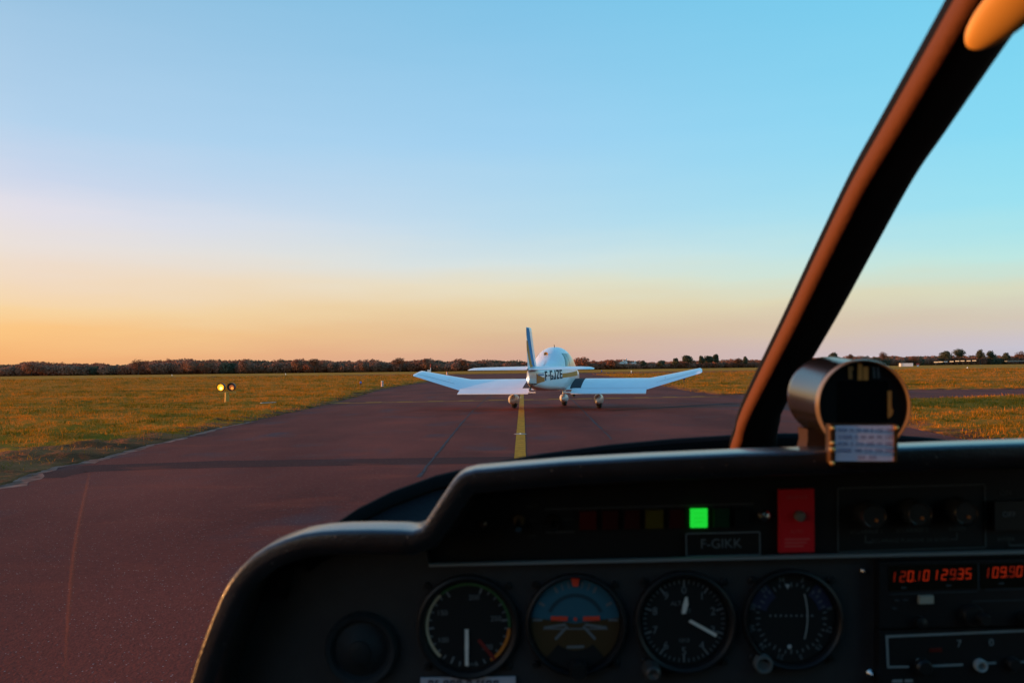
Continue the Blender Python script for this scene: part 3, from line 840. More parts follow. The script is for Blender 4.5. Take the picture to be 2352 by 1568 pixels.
for sg in (-1, 1):
    side_patch('stripe', band(-3.62, -2.98, lambda t: .80 + .05 * t, lambda t: 1.06 - .10 * min(1, t * 1.3)), TAN, fus, sgn=sg)
    side_patch('stripe', band(-1.56, .9, lambda t: .925 + .05 * t, lambda t: 1.045 + .07 * t, 24), TAN, fus, sgn=sg)
    for z0, z1 in ((1.005, 1.035), (1.05, 1.065)):
        side_patch('stripe', band(-3.5, -3.02, lambda t: z0 + .01 * t, lambda t: z1 + .01 * t), BLUE, fus, sgn=sg)
    # registration
    LT = {'F': [(0, .2, 0, 1), (.2, .62, .8, 1), (.2, .52, .42, .6)], '-': [(0, .34, .42, .58)], 'G': [(0, .2, 0, 1), (.2, .62, .82, 1), (.2, .62, 0, .18), (.44, .62, .18, .5), (.32, .44, .36, .5)],
          'J': [(.38, .58, 0, 1), (0, .38, 0, .18), (0, .18, .18, .38)], 'Z': [(0, .62, .82, 1), (0, .62, 0, .18), 'd'], 'E': [(0, .2, 0, 1), (.2, .62, .82, 1), (.2, .54, .42, .6), (.2, .62, 0, .18)]}
    quads, ux = [], 0.0
    for ch in 'F-GJZE':
        for q_ in LT[ch]:
            quads.append([(ux, .18), (ux + .22, .18), (ux + .62, .82), (ux + .40, .82)] if q_ == 'd' else [(ux + q_[0], q_[2]), (ux + q_[1], q_[2]), (ux + q_[1], q_[3]), (ux + q_[0], q_[3])])
        ux += .50 if ch == '-' else .80
    pts, tf = [], []
    for qd in quads:
        b_ = len(pts)
        for i in range(7):
            for k in range(4):
                lo_ = [qd[0][j] + (qd[1][j] - qd[0][j]) * k / 3 for j in (0, 1)]; hi_ = [qd[3][j] + (qd[2][j] - qd[3][j]) * k / 3 for j in (0, 1)]
                u, v = [lo_[j] + (hi_[j] - lo_[j]) * i / 6 for j in (0, 1)]
                u = u / (ux - .18); X = (-2.93 + 1.36 * u) if sg < 0 else (-1.57 - 1.36 * u); z = .870 + .04 * (X + 2.93) / 1.36 + v * .25
                pts.append((X, sg * (side_y(X, z) + .008), z))
        for i in range(6):
            for k in range(3): q = b_ + i * 4 + k; tf.append((q, q + 1, q + 5, q + 4))
    soup('registration', pts, tf, NAVY, None, fus)
    # windows
    def quad(x00, x01, x10, x11, z0, z1, n=10):
        return [[((x00 + (x10 - x00) * k / n) + ((x01 + (x11 - x01) * k / n) - (x00 + (x10 - x00) * k / n)) * i / n, z0 + (z1 - z0) * k / n) for k in range(n + 1)] for i in range(n + 1)]
    side_patch('rear_window', quad(-1.25, -.72, -.90, -.66, 1.17, 1.63), CANG, fus, .006, sg)
    side_patch('side_window', quad(-.68, .45, -.62, .33, 1.17, 1.63), CANG, fus, .006, sg)
    side_patch('windshield', quad(.5, 1.05, .38, .50, 1.16, 1.60), CANG, fus, .006, sg)
# rounded vent on the turtle deck
VX, VZ, VY = -1.3, 1.60, .06
MB().lathe((VX, VY, VZ), [(.03, -.02), (.06, -.03), (.064, -.015), (.05, .0), (.03, .03), (.001, .035)], 20, 'x').build('air_vent', mat('brass vent', (.6, .28, .06), .4, metal=.2), plane)
MB().tube([(-1.5, .08, 1.47), (-1.62, .08, 1.86)], [.006, .003], 6).build('antenna', WHITE, plane)
MB().tube([(-1.45, .22, 1.50), (-1.52, .22, 1.72)], [.006, .003], 6).build('antenna', WHITE, plane)
MB().tube([(-.3, -.02, 1.82), (-.36, -.02, 1.90)], [.012, .006], 6).build('antenna', BLACK, plane)


def foil(c0, c1, npts=18, th=.13):
    """airfoil ring: list of (t along chord 0 = leading edge, height / chord)"""
    up, lo = [], []
    for i in range(npts + 1):
        t = (1 - math.cos(math.pi * i / npts)) / 2
        y = 5 * th * (.2969 * math.sqrt(t) - .126 * t - .3516 * t * t + .2843 * t ** 3 - .1036 * t ** 4)
        cam_ = .025 * 4 * t * (1 - t)
        up.append((t, cam_ + y)); lo.append((t, cam_ - y * .8))
    return list(reversed(up)) + lo[1:-1]


def wing_row(Y, xle, xte, z0, inc, th):
    ch = xle - xte; row = []
    for t, y in foil(0, 1, 18, th):
        dx, dz = -t * ch + .35 * ch, y * ch; ci, si = math.cos(inc), math.sin(inc)
        row.append((xle - .35 * ch + dx * ci - dz * si * 0 , Y, z0 + dx * si + dz * ci))
    return row


INC = R(6.5)
for sg in (-1, 1):
    # centre panel up to the break, then the upturned outer panel
    rr = [wing_row(sg * y, .78, -.93, .70, INC, .15) for y in (.25, 1.2, 2.0, 2.76)]
    rr += [wing_row(sg * y, .78 - .42 * u - .0 * u, -.93 + .14 * u, .70 + .36 * u, INC - R(3) * u, .15 - .02 * u) for y, u in ((2.80, .02), (3.23, .30), (3.72, .63), (4.11, .90), (4.24, .985))]
    rr.append(wing_row(sg * 4.29, .20, -.66, 1.075, INC - R(3), .05))
    mb = MB().grid(rr, 0, True); mb.f.append(tuple(len(mb.v) - len(rr[0]) + k for k in range(len(rr[0])))); mb.m.append(0)
    wg = mb.build('wing', PAINT, plane, auto=50)
    # flap, hanging a little
    def top(Y, X):
        t = (.78 - X) / 1.71; yy = 5 * .15 * (.2969 * math.sqrt(t) - .126 * t - .3516 * t * t + .2843 * t ** 3 - .1036 * t ** 4) + .1 * t * (1 - t)
        return .70 + (-t * 1.71 + .35 * 1.71) * math.sin(INC) + yy * 1.71 * math.cos(INC)
    y0, y1 = .62, 2.74
    fx = -.84
    MB().add([(fx, sg * y0, top(0, fx) + .01), (fx, sg * y1, top(0, fx) + .01), (fx - .36, sg * y1, .475), (fx - .36, sg * y0, .475), (fx, sg * y0, top(0, fx) - .07), (fx, sg * y1, top(0, fx) - .07), (fx - .36, sg * y1, .455), (fx - .36, sg * y0, .455)],
             [(0, 1, 2, 3), (7, 6, 5, 4), (0, 3, 7, 4), (1, 5, 6, 2), (0, 4, 5, 1), (3, 2, 6, 7)]).build('flap', PAINT, wg, smooth=False)
    MB().tube([(fx - .3, sg * (y0 - .22), .50), (fx - .3, sg * y0, .50)], .02, 8).build('flap_rod', PAINT, wg)
    MB().grid([[(fx + .012, sg * y, top(0, fx) + .012), (fx - .008, sg * y, top(0, fx) + .0125)] for y in (.62, 1.4, 2.74)]).build('flap_gap', mat('flap gap', (.22, .23, .26), .6), wg)
    # walkway strip at the root
    rows = [[(X, sg * Y, top(Y, X) + .004) for Y in (.545, .7, .86)] for X in [.35 - i * .1 for i in range(13)]]
    MB().grid(rows).build('walkway', WALK, wg)
    # aileron gap and pitot details on the outer panel
    mb = MB()
    rows = []
    for u in (.04, .3, .6, .95):
        Y = 2.80 + 1.46 * u; ch = 1.71 - .56 * u; xle = .78 - .42 * u; t = .78; row = []
        for tt in (t, t + .012):
            w_ = wing_row(Y, xle, xle - ch, .70 + .36 * u, INC - R(3) * u, .15 - .02 * u)
            th = .15 - .02 * u; yy = 5 * th * (.2969 * math.sqrt(tt) - .126 * tt - .3516 * tt * tt + .2843 * tt ** 3 - .1036 * tt ** 4) + .1 * tt * (1 - tt)
            inc = INC - R(3) * u
            row.append((xle - .35 * ch + (-tt * ch + .35 * ch) * math.cos(inc), sg * Y, .70 + .36 * u + (-tt * ch + .35 * ch) * math.sin(inc) + yy * ch * math.cos(inc) + .004))
        rows.append(row)
    MB().grid(rows).build('aileron_gap', mat('panel gap', (.25, .25, .27), .6), wg)
    MB().box((-.28, sg * 3.25, .84 + .04), (.16, .03, .05)).build('hinge_fairing', PAINT, wg, smooth=False, bevel=.01)
    # tailplane
    rr = []
    for y, xl, xt, t_ in ((.02, -3.38, -4.28, .13), (.6, -3.42, -4.27, .12), (1.3, -3.5, -4.25, .11), (1.52, -3.56, -4.2, .10), (1.6, -3.66, -4.1, .07), (1.63, -3.75, -3.95, .05)):
        row = []
        for t, yv in foil(0, 1, 12, t_): row.append((xl - t * (xl - xt), sg * y, 1.165 + yv * (xl - xt) + .02 - .02 * t))
        rr.append(row)
    mb = MB().grid(rr, 0, True); mb.f.append(tuple(len(mb.v) - len(rr[0]) + k for k in range(len(rr[0])))); mb.m.append(0)
    mb.build('tailplane', PAINT, plane, auto=50)
# fin and rudder
def fin_row(z, xl, xt, th):
    return [(xl - t * (xl - xt), y * (xl - xt), z) for t, y in ([(t, 5 * th * (.2969 * math.sqrt(t) - .126 * t - .3516 * t * t + .2843 * t ** 3 - .1036 * t ** 4)) for t in [(1 - math.cos(math.pi * i / 14)) / 2 for i in range(14, -1, -1)]] +
            [(t, -5 * th * (.2969 * math.sqrt(t) - .126 * t - .3516 * t * t + .2843 * t ** 3 - .1036 * t ** 4)) for t in [(1 - math.cos(math.pi * i / 14)) / 2 for i in range(1, 14)]])]


FIN = [(.80, -3.75, -4.10, .12), (.92, -3.4, -4.17, .12), (1.15, -3.05, -4.22, .11), (1.3, -3.2, -4.25, .105), (1.45, -3.31, -4.27, .10), (1.8, -3.51, -4.31, .095), (2.1, -3.67, -4.345, .09), (2.20, -3.73, -4.36, .09), (2.235, -3.78, -4.35, .05)]
rr = [fin_row(*r) for r in FIN]
mb = MB().grid(rr, 0, True); mb.f.append(tuple(len(mb.v) - len(rr[0]) + k for k in range(len(rr[0])))); mb.m.append(0); mb.f.append(tuple(range(len(rr[0])))); mb.m.append(0)
fin = mb.build('fin', PAINT, plane, auto=50)


def fin_at(z):
    for a, b in zip(FIN, FIN[1:]):
        if a[0] <= z <= b[0]:
            t = (z - a[0]) / (b[0] - a[0]); return [p + (q - p) * t for p, q in zip(a, b)]
    return FIN[-1]


def fin_pt(u, z, sg, off=.005):
    _, xl, xt, th = fin_at(z); ch = xl - xt
    y = 5 * th * (.2969 * math.sqrt(u) - .126 * u - .3516 * u * u + .2843 * u ** 3 - .1036 * u ** 4) * ch
    return (xl - u * ch, sg * (y + off), z)


for sg in (-1, 1):
    MB().grid([[fin_pt(a + (b - a) * k / 4, z, sg) for k in range(5)] for z, a, b in [(1.22 + 1.0 * i / 12, .38 + .22 * i / 12, .64 + .33 * min(1, i / 10)) for i in range(13)]]).build('stripe', BLUE, fin)
    MB().grid([[fin_pt(a + (b - a) * k / 4, z, sg) for k in range(5)] for z, a, b in [(.98 + .92 * i / 12, .46 + .44 * i / 12, .70 + .29 * min(1, i / 9)) for i in range(13)]]).build('stripe', TAN, fin)
# tail lamp, propeller, spinner
MB().lathe((-4.25, 0, .93), [(.001, -.05), (.014, -.046), (.025, -.02), (.025, .02), (.001, .03)], 12, 'x').build('tail_light', mat('tail lamp', (1, .9, .8), .2, emit=(1, .78, .55), es=9), plane)
MB().lathe((2.42, 0, .93), [(.19, 0), (.17, .1), (.10, .24), (.001, .33)], 20, 'x').build('spinner', PAINT, plane)
mb = MB()
for s_ in (-1, 1):
    mb.grid([[(2.5 + .03 * math.cos(a) * (1 - .5 * u), .09 * math.sin(a) * (1 - .45 * u) , .93 + s_ * (.1 + .60 * u)) for a in [k * math.pi / 4 for k in range(8)]] for u in (0, .3, .6, .9, 1)], 0, True)
pr_ = mb.build('propeller', BLACK, plane)
for v_ in pr_.data.vertices:
    y_, z_ = v_.co.y, v_.co.z - .93; ca_, sa_ = math.cos(R(-14)), math.sin(R(-14)); v_.co.y, v_.co.z = y_ * ca_ - z_ * sa_, .93 + y_ * sa_ + z_ * ca_
MB().box((-4.0, -.12, .80), (.18, .12, .03)).build('tail_hook', BLACK, plane, smooth=False)
MB().tube([(-3.8, 0, .76), (-3.95, 0, .66), (-4.05, 0, .66)], .02, 8).build('tail_skid', BLACK, plane)


def gear(X, Y, name):
    s = .9 if name == 'nose' else 1.0
    leg = MB(); rows = []
    for z, hw, xl, xr in ((.70, .045, .10, -.16), (.52, .05, .12, -.18), (.40, .06, .16, -.20)):
        rows.append([(X + xl, Y, z), (X, Y + hw, z), (X + xr, Y + hw * .5, z), (X + xr - .03, Y, z), (X + xr, Y - hw * .5, z), (X, Y - hw, z)])
    lg = MB().grid(rows, 0, True).build('landing_leg', PAINT, plane)
    # teardrop spat, lofted along X
    rows = []
    for u in [i / 16 for i in range(17)]:
        x = .40 - 1.02 * u; w = .125 * s * (math.sin(math.pi * min(1, u * 1.25 + .02) ** .75) if u < .62 else math.cos((u - .62) / .38 * math.pi / 2) * .98 + .02)
        w = max(.012, w); zt = (.30 + .13 * math.sin(math.pi * min(1, u * 1.05))) * s ; zb = .13 + .16 * max(0, u - .45) ** 1.3 - .02 * math.sin(math.pi * u)
        zc = (zt + zb) / 2; hh = (zt - zb) / 2
        rows.append([(X + x * s, Y + w * math.copysign(abs(math.cos(a)) ** .8, math.cos(a)), zc + hh * math.copysign(abs(math.sin(a)) ** .85, math.sin(a))) for a in [2 * math.pi * k / 20 for k in range(20)]])
    mb = MB().grid(rows, 0, True); mb.f.append(tuple(range(20))); mb.m.append(0); mb.f.append(tuple(320 + k for k in range(20))); mb.m.append(0)
    sp = mb.build('wheel_fairing', PAINT, plane)
    MB().lathe((X, Y, .175), [(.05, -.075), (.13, -.075), (.165, -.055), (.175, -.02), (.175, .02), (.165, .055), (.13, .075), (.05, .075)], 28).build('wheel', RUBBER, plane)


gear(0, 1.29, 'main'); gear(0, -1.29, 'main'); gear(1.55, 0, 'nose')


# ------------------------------------------------------------------ cockpit: canopy over the camera
CY = 0.275   # centre line of the own aircraft, to the right of the camera
canopy = empty('cockpit_canopy', (CY, 0.3, 0.6), 0, 'clear windshield canopy with black base rail and padded centre post', 'canopy')
COFF = Vector((CY, .3, .6))


def rel(pts, o=COFF): return [Vector(p) - o for p in pts]


BASE = [(640, 1320, .70), (700, 1256, .75), (740, 1222, .78), (820, 1168, .82), (900, 1128, .86), (1000, 1092, .90), (1100, 1068, .93), (1250, 1041, .96), (1400, 1021, .98), (1550, 1007, .995), (1700, 998, 1.0), (1800, 995, 1.0), (1950, 995, 1.0),
        (2065, 999, .99), (2150, 1006, .975), (2230, 1018, .96), (2352, 1048, .93)]
bt = [on_y(*p) for p in BASE]
bt += [Vector((2 * CY - p.x, p.y, p.z)) for p in reversed(bt[:5])]
rows = []
for p in bt:
    rows.append(rel([p + Vector((0, .03, -.03)), p + Vector((0, .006, .0)), p + Vector((0, 0, -.001)), p + Vector((0, -.004, -.005)), p + Vector((0, -.005, -.0135)), p + Vector((0, .004, -.017)), p + Vector((0, .03, -.03))]))
MB().grid(rows).build('base_rail', mat('rail black rubber', (.006, .006, .006), .85, spec=.1), canopy)
# padded centre post, from the deck up over the pilot's right
ctr0 = [(1728, 1046, 1.01, 60), (1730, 1010, .985, 57), (1739, 975, .955, 54), (1757, 920, .915, 55), (1864, 718, .80, 67), (1944, 560, .715, 74), (2027, 400, .64, 81), (2095, 290, .585, 89), (2182, 150, .53, 99), (2246, 48, .49, 107), (2313, -60, .45, 116), (2432, -250, .385, 131)]
PSGN = -1
ctr, wid = [], []
for i in range(len(ctr0) - 1):
    a, b, c_, d = ctr0[max(i - 1, 0)], ctr0[i], ctr0[i + 1], ctr0[min(i + 2, len(ctr0) - 1)]
    for k in range(5):
        t = k / 5; q = [.5 * (2 * b[j] + (c_[j] - a[j]) * t + (2 * a[j] - 5 * b[j] + 4 * c_[j] - d[j]) * t * t + (3 * b[j] - a[j] - 3 * c_[j] + d[j]) * t ** 3) for j in range(4)]
        ctr.append(tuple(q[:3])); wid.append(q[3])
ctr.append(ctr0[-1][:3]); wid.append(ctr0[-1][3])
hws = [w_ * KP * c_[2] * .97 for w_, c_ in zip(wid, ctr)] + [.027, .028, .028]
rows = []
pts = [on_y(*p) for p in ctr] + [Vector((CY - .004, .29, 1.515)), Vector((CY - .002, .21, 1.568)), Vector((CY, .10, 1.612))]
for i, p in enumerate(pts):
    t = (pts[min(i + 1, len(pts) - 1)] - pts[max(i - 1, 0)]).normalized()
    sx = Vector((1, 0, 0)); nb = sx.cross(t).normalized(); sx = t.cross(nb).normalized() * -1
    if sx.x < 0: sx = -sx
    hw = hws[i]; row = []
    for k in range(64):
        a = 2 * math.pi * k / 64
        cx_, sy_ = math.copysign(abs(math.cos(a)) ** .6, math.cos(a)), math.copysign(abs(math.sin(a)) ** .6, math.sin(a))
        row.append(p + sx * hw * cx_ + nb * hw * (.62 * sy_ + .34 * cx_ * PSGN) - COFF)
    rows.append(row)
mb = MB().grid(rows, 0, True)
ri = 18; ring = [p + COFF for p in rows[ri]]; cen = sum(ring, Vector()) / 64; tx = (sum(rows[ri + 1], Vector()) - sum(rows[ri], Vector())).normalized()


def to_px2(p):
    d = p - EYE; w_ = d.dot(_f); return Vector((d.dot(_r) / w_, d.dot(_u) / w_))


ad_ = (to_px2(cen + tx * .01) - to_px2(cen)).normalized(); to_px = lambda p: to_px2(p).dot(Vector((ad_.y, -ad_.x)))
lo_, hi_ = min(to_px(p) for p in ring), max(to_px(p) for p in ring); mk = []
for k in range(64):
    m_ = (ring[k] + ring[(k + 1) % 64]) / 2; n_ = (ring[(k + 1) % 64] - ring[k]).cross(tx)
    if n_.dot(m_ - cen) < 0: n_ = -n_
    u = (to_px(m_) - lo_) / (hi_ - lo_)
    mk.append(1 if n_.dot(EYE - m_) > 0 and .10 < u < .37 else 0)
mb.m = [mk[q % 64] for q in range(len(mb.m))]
post = mb.build('centre_post', [mat('black post padding', (.010, .008, .007), .75, spec=.06), mat('sunlit post side', (.155, .058, .030), .7, spec=.08, bump=.1, bscale=200)], canopy)  # brown band paints the sunlit side into the black post
# amber lever pad at the top of the post
lp = on_y(2362, 8, .415)
mb = MB(); rows = []
ax = (on_y(2375, -40, .41) - on_y(2250, 82, .425)).normalized(); bx = Vector((0, 1, 0)).cross(ax).normalized(); c0 = on_y(2350, -14, .42)
Lh2 = 150 * KP * .42; Wh = 58 * KP * .42
for u in [i / 28 for i in range(29)]:
    t = -math.cos(math.pi * u); w = max(.01, (1 - abs(t) ** 2.2) ** .5)
    rows.append([c0 + ax * Lh2 * t + bx * Wh * w * math.cos(a) + Vector((0, -1, 0)) * .006 * w * math.sin(a) - COFF for a in [2 * math.pi * k / 32 for k in range(32)]])
mb.grid(rows, 0, True).build('lever_pad', mat('amber pad', (0.80, 0.40, 0.075), 0.5), canopy)
# clear pane from the base rail back over the pilot
rows = []
nb_ = len(bt)
base2 = [Vector((-.30, .25, .92)), Vector((-.29, .5, .93))] + [b + Vector((0, .004, .001)) for b in bt] + [Vector((.84, .5, .95)), Vector((.85, .25, .94))]
for i, b in enumerate(base2):
    u = i / (len(base2) - 1); ang = math.pi * (1 - u)
    tp = Vector((CY + .52 * math.cos(ang), .16, 1.30 + .30 * math.sin(ang)))
    rows.append(rel([b.lerp(tp, s_) + Vector((0, .06, .05)) * math.sin(math.pi * s_) * (math.sin(ang) ** .5 if math.sin(ang) > 0 else 0) + Vector((.07 * (math.cos(ang)), 0, 0)) * math.sin(math.pi * s_) for s_ in [k / 8 for k in range(9)]]))
MB().grid(rows).build('pane', mat_clear('clear acrylic'), canopy)
def glare_streak(name, pts, w, D, col, alpha):  # lays a flat coloured streak that paints a reflection in the pane
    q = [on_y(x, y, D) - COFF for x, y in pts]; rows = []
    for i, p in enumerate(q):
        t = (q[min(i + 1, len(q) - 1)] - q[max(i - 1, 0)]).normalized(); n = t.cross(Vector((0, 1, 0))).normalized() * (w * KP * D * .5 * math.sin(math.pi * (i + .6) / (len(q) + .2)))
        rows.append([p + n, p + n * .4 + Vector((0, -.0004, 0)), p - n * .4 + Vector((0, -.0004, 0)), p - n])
    m = mat('painted reflection', col, .6); m.node_tree.nodes['Principled BSDF'].inputs['Alpha'].default_value = alpha
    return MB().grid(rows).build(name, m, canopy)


glare_streak('reflection_streak', [(207, 1085), (200, 1120), (190, 1170), (180, 1220), (172, 1270), (166, 1320), (160, 1390), (154, 1470), (150, 1560)], 12, .62, (.80, .20, .05), .13)  # orange reflection painted in at the left of the windshield
# unseen cabin shell, its sides closed behind the camera to darken panel and post
UNSEEN_LINING = mat('unseen dark cabin lining', (0.03, 0.027, 0.025), 0.9)


def shell(name, pts, th):
    a = [Vector(p) - COFF for p in pts]; n = (a[1] - a[0]).cross(a[2] - a[0]).normalized() * th
    k = len(a); v = a + [p + n for p in a]
    f = [tuple(range(k)), tuple(reversed(range(k, 2 * k)))] + [(i, (i + 1) % k, k + (i + 1) % k, k + i) for i in range(k)]
    return MB().add(v, f).build(name, UNSEEN_LINING, canopy, smooth=False)


shell('side_shade_wall', [(-.31, -1.3, .35), (-.31, .9, .35), (-.31, .9, .84), (-.31, .3, .90), (-.31, .05, .92), (-.31, -.02, 1.36), (-.31, -1.3, 1.36)], .03)
shell('side_shade_wall', [(.86, -1.3, .35), (.86, .9, .35), (.86, .9, .86), (.86, .3, .92), (.86, .05, .94), (.86, -.02, 1.36), (.86, -1.3, 1.36)], .03)
shell('floor_panel', [(-.28, -1.3, .36), (.83, -1.3, .36), (.83, 1.0, .36), (-.28, 1.0, .36)], .03)
shell('rear_wall', [(-.28, -1.1, .40), (.83, -1.1, .40), (.83, -1.1, 1.55), (-.28, -1.1, 1.55)], .03)
mb = MB()
for off in (0, .025):
    pass
rows = []
for y in (.14, -.2, -.6, -1.1):
    r_in = []
    for k in range(17):
        ang = math.pi * k / 16; r_in.append(Vector((CY + .56 * math.cos(ang), y, 1.30 + .32 * math.sin(ang))) - COFF)
    r_out = [Vector((CY + (p.x + COFF.x - CY) * 1.05, y, 1.30 + (p.z + COFF.z - 1.30) * 1.07)) - COFF for p in reversed(r_in)]
    rows.append(r_in + r_out)
MB().grid(rows, 0, True).build('roof', UNSEEN_LINING, canopy)
for sx in (-.285, .835):
    MB().tube(rel([(sx, -.75, .92), (sx * .98 + .005, -.75, 1.34)]), .03, 8).build('unseen_window_pillar', UNSEEN_LINING, canopy)


# ------------------------------------------------------------------ cockpit: instrument panel
YR, YS, YM = .66, .745, .725          # coaming face, upper switch panel, main panel
panel = empty('instrument_panel', (CY, YM, 0.9), 0, 'black instrument panel with padded coaming, round gauges and lit radios', 'instrument panel')
POFF = Vector((CY, YM, .9))
PD = mat('panel crackle black', (0.030, 0.029, 0.029), 0.62, spec=.35, bump=.06, bscale=500, var=.08, vscale=40)
PS = mat('switch panel black', (0.012, 0.012, 0.013), 0.55, spec=.3)
BEZ = mat('bezel black', (0.010, 0.010, 0.011), 0.42, spec=.4)
DIAL = mat('dial black', (0.012, 0.013, 0.013), 0.7, spec=.2)
MARK = mat('dial white', (0.42, 0.46, 0.46), 0.7)
MARKD = mat('worn grey print', (0.14, 0.16, 0.165), 0.8)
LINE = mat('grey trim line', (0.20, 0.225, 0.225), 0.6)
ORANGE = mat('dial orange', (0.62, 0.20, 0.02), 0.6)
REDD = mat('signal red', (0.75, 0.055, 0.02), 0.6)
BRIGHT = mat('bright metal', (0.6, 0.57, 0.52), 0.25, metal=1.0)
KNOB = mat('knob black', (0.010, 0.011, 0.011), 0.4, spec=.5)
NEEDLE = mat('needle cream', (0.72, 0.70, 0.62), 0.6)

# coaming: outline of its front edge, swept forward
OUT = [(399, 1640), (424, 1568), (442, 1508), (464, 1446), (495, 1369), (515, 1332), (541, 1299), (572, 1270), (608, 1247), (650, 1230), (690, 1218), (730, 1212), (780, 1209), (850, 1208), (920, 1209), (946, 1211), (960, 1206), (970, 1192), (1000, 1146), (1030, 1102), (1045, 1086), (1062, 1076), (1090, 1069),
       (1180, 1061), (1300, 1051), (1500, 1040), (1700, 1031), (1850, 1026), (2050, 1019), (2200, 1013), (2352, 1008), (2480, 1004), (2750, 992), (3050, 982), (3250, 984), (3380, 1010), (3460, 1070), (3510, 1180), (3540, 1340), (3560, 1640)]
on = [on_y(x, y, YR) for x, y in OUT]
nr = []
for i, p in enumerate(on):
    t = (on[min(i + 1, len(on) - 1)] - on[max(i - 1, 0)]); t.y = 0; t.normalize(); nr.append(Vector((t.z, 0, -t.x)))
PRF = [(.030, .085), (.012, .068), (.0050, .050), (.0034, .038), (.0031, .030), (.0031, .018), (.0032, .008), (.0034, .0045), (.0040, .0018), (.0050, .0004), (.0066, 0), (.0120, -.0002), (.020, .0005), (.0225, .004), (.0235, .02), (.0235, .11)]
rows = [[p + n * o_ + Vector((0, y_, 0)) - POFF for o_, y_ in PRF] for p, n in zip(on, nr)]
coam = MB().grid(rows).build('coaming', VINYL, panel, auto=180)
# deck between the coaming and the windshield rail
import bisect
def interp(tab, x, k):
    for a, b in zip(tab, tab[1:]):
        if a[0] <= x <= b[0]: return a[k] + (b[k] - a[k]) * (x - a[0]) / max(1e-6, b[0] - a[0])
    return tab[-1][k] if x > tab[-1][0] else tab[0][k]
def by_x(tab, x):
    for a, b in zip(tab, tab[1:]):
        if a.x <= x <= b.x: return a.lerp(b, (x - a.x) / max(1e-6, b.x - a.x))
    return tab[-1] if x > tab[-1].x else tab[0]


rows = []
for k in range(56):
    x = -.19 + .94 * k / 55
    a = by_x(on, x) + Vector((0, .035, -.020)); b = by_x(bt, x) + Vector((0, -.002, -.0155))
    rows.append([a.lerp(b, s_) + Vector((0, 0, -.022 * math.sin(math.pi * s_))) - POFF for s_ in [j / 6 for j in range(7)]])
MB().grid(rows).build('deck', VINYLM, panel)


def plate(name, pts, Y, m, parent=panel, th=.006, off=POFF):
    f_ = [on_y(x, y, Y) - off for x, y in pts]; k = len(f_); v = f_ + [p + Vector((0, th, 0)) for p in f_]
    return MB().add(v, [tuple(range(k)), tuple(reversed(range(k, 2 * k)))] + [(i, (i + 1) % k, k + (i + 1) % k, k + i) for i in range(k)]).build(name, m, parent, smooth=False)


def ln_y(x): return 1298 - 30 * (x - 985) / 1367
main_out = [(440, 1640), (470, 1568), (502, 1465), (540, 1385), (585, 1318), (640, 1272), (700, 1250), (760, 1240), (975, 1240), (985, 1298.5), (1700, ln_y(1700)), (3330, ln_y(3330)), (3340, 1660), (440, 1660)]
plate('main_panel', main_out, YM, PD)
plate('switch_panel', [(960, 1285), (975, 1230), (1010, 1170), (1040, 1120), (1070, 1098), (1100, 1090), (3240, 1030), (3320, 1100), (3330, ln_y(3330) + 12), (985, ln_y(985) + 12)], YS, PS)
plate('panel_trim', [(985, 1295.5), (1700, ln_y(1700) - 3.5), (3300, ln_y(3300) - 3.5), (3300, ln_y(3300) + 3.5), (1700, ln_y(1700) + 3), (985, 1301)], YM - .006, LINE)


def flatp(px, py, Y): return on_y(px, py, Y) - POFF


class PM(MB):
    """flat prints in photo pixels on the plane Y"""
    def poly(s, pts, Y, mi=0): return s.add([flatp(x, y, Y) for x, y in pts], [tuple(range(len(pts)))], mi)
    def line(s, a, b, w, Y, mi=0):
        d = Vector((b[0] - a[0], b[1] - a[1])); n = Vector((-d.y, d.x)).normalized() * w / 2
        return s.poly([(a[0] + n.x, a[1] + n.y), (b[0] + n.x, b[1] + n.y), (b[0] - n.x, b[1] - n.y), (a[0] - n.x, a[1] - n.y)], Y, mi)
    def arc(s, c, r0, r1, a0, a1, Y, mi=0, n=40):
        """angles in degrees clockwise from the top"""
        rows = [[flatp(c[0] + r * math.sin(R(a)), c[1] - r * math.cos(R(a)), Y) for r in (r0, r1)] for a in [a0 + (a1 - a0) * i / n for i in range(n + 1)]]
        return s.grid(rows, mi)
    def disc(s, c, r, Y, mi=0, n=32): return s.poly([(c[0] + r * math.sin(2 * math.pi * k / n), c[1] - r * math.cos(2 * math.pi * k / n)) for k in range(n)], Y, mi)
    def tick(s, c, r0, r1, a, w, Y, mi=0):
        q = lambda r: (c[0] + r * math.sin(R(a)), c[1] - r * math.cos(R(a))); return s.line(q(r0), q(r1), w, Y, mi)
    def text(s, t, c, size, Y, mi=0, rot=-1.2, sx=1.0, ax='CENTER'):
        v, f = text2d(t, size, ax); ca, sa = math.cos(R(rot)), math.sin(R(rot))
        return s.add([flatp(c[0] + x * sx * ca + y * sa, c[1] + x * sx * sa - y * ca, Y) for x, y in v], f, mi)


def ringlathe(name, c, prof_, Y, m, parent, n=40):
    """round part turned about the forward axis; radii in photo pixels at plane Y, depths in metres towards the pilot"""
    k = KP * Y
    return MB().lathe(flatp(c[0], c[1], Y), [(r * k, -d) for r, d in prof_], n).build(name, m, parent)


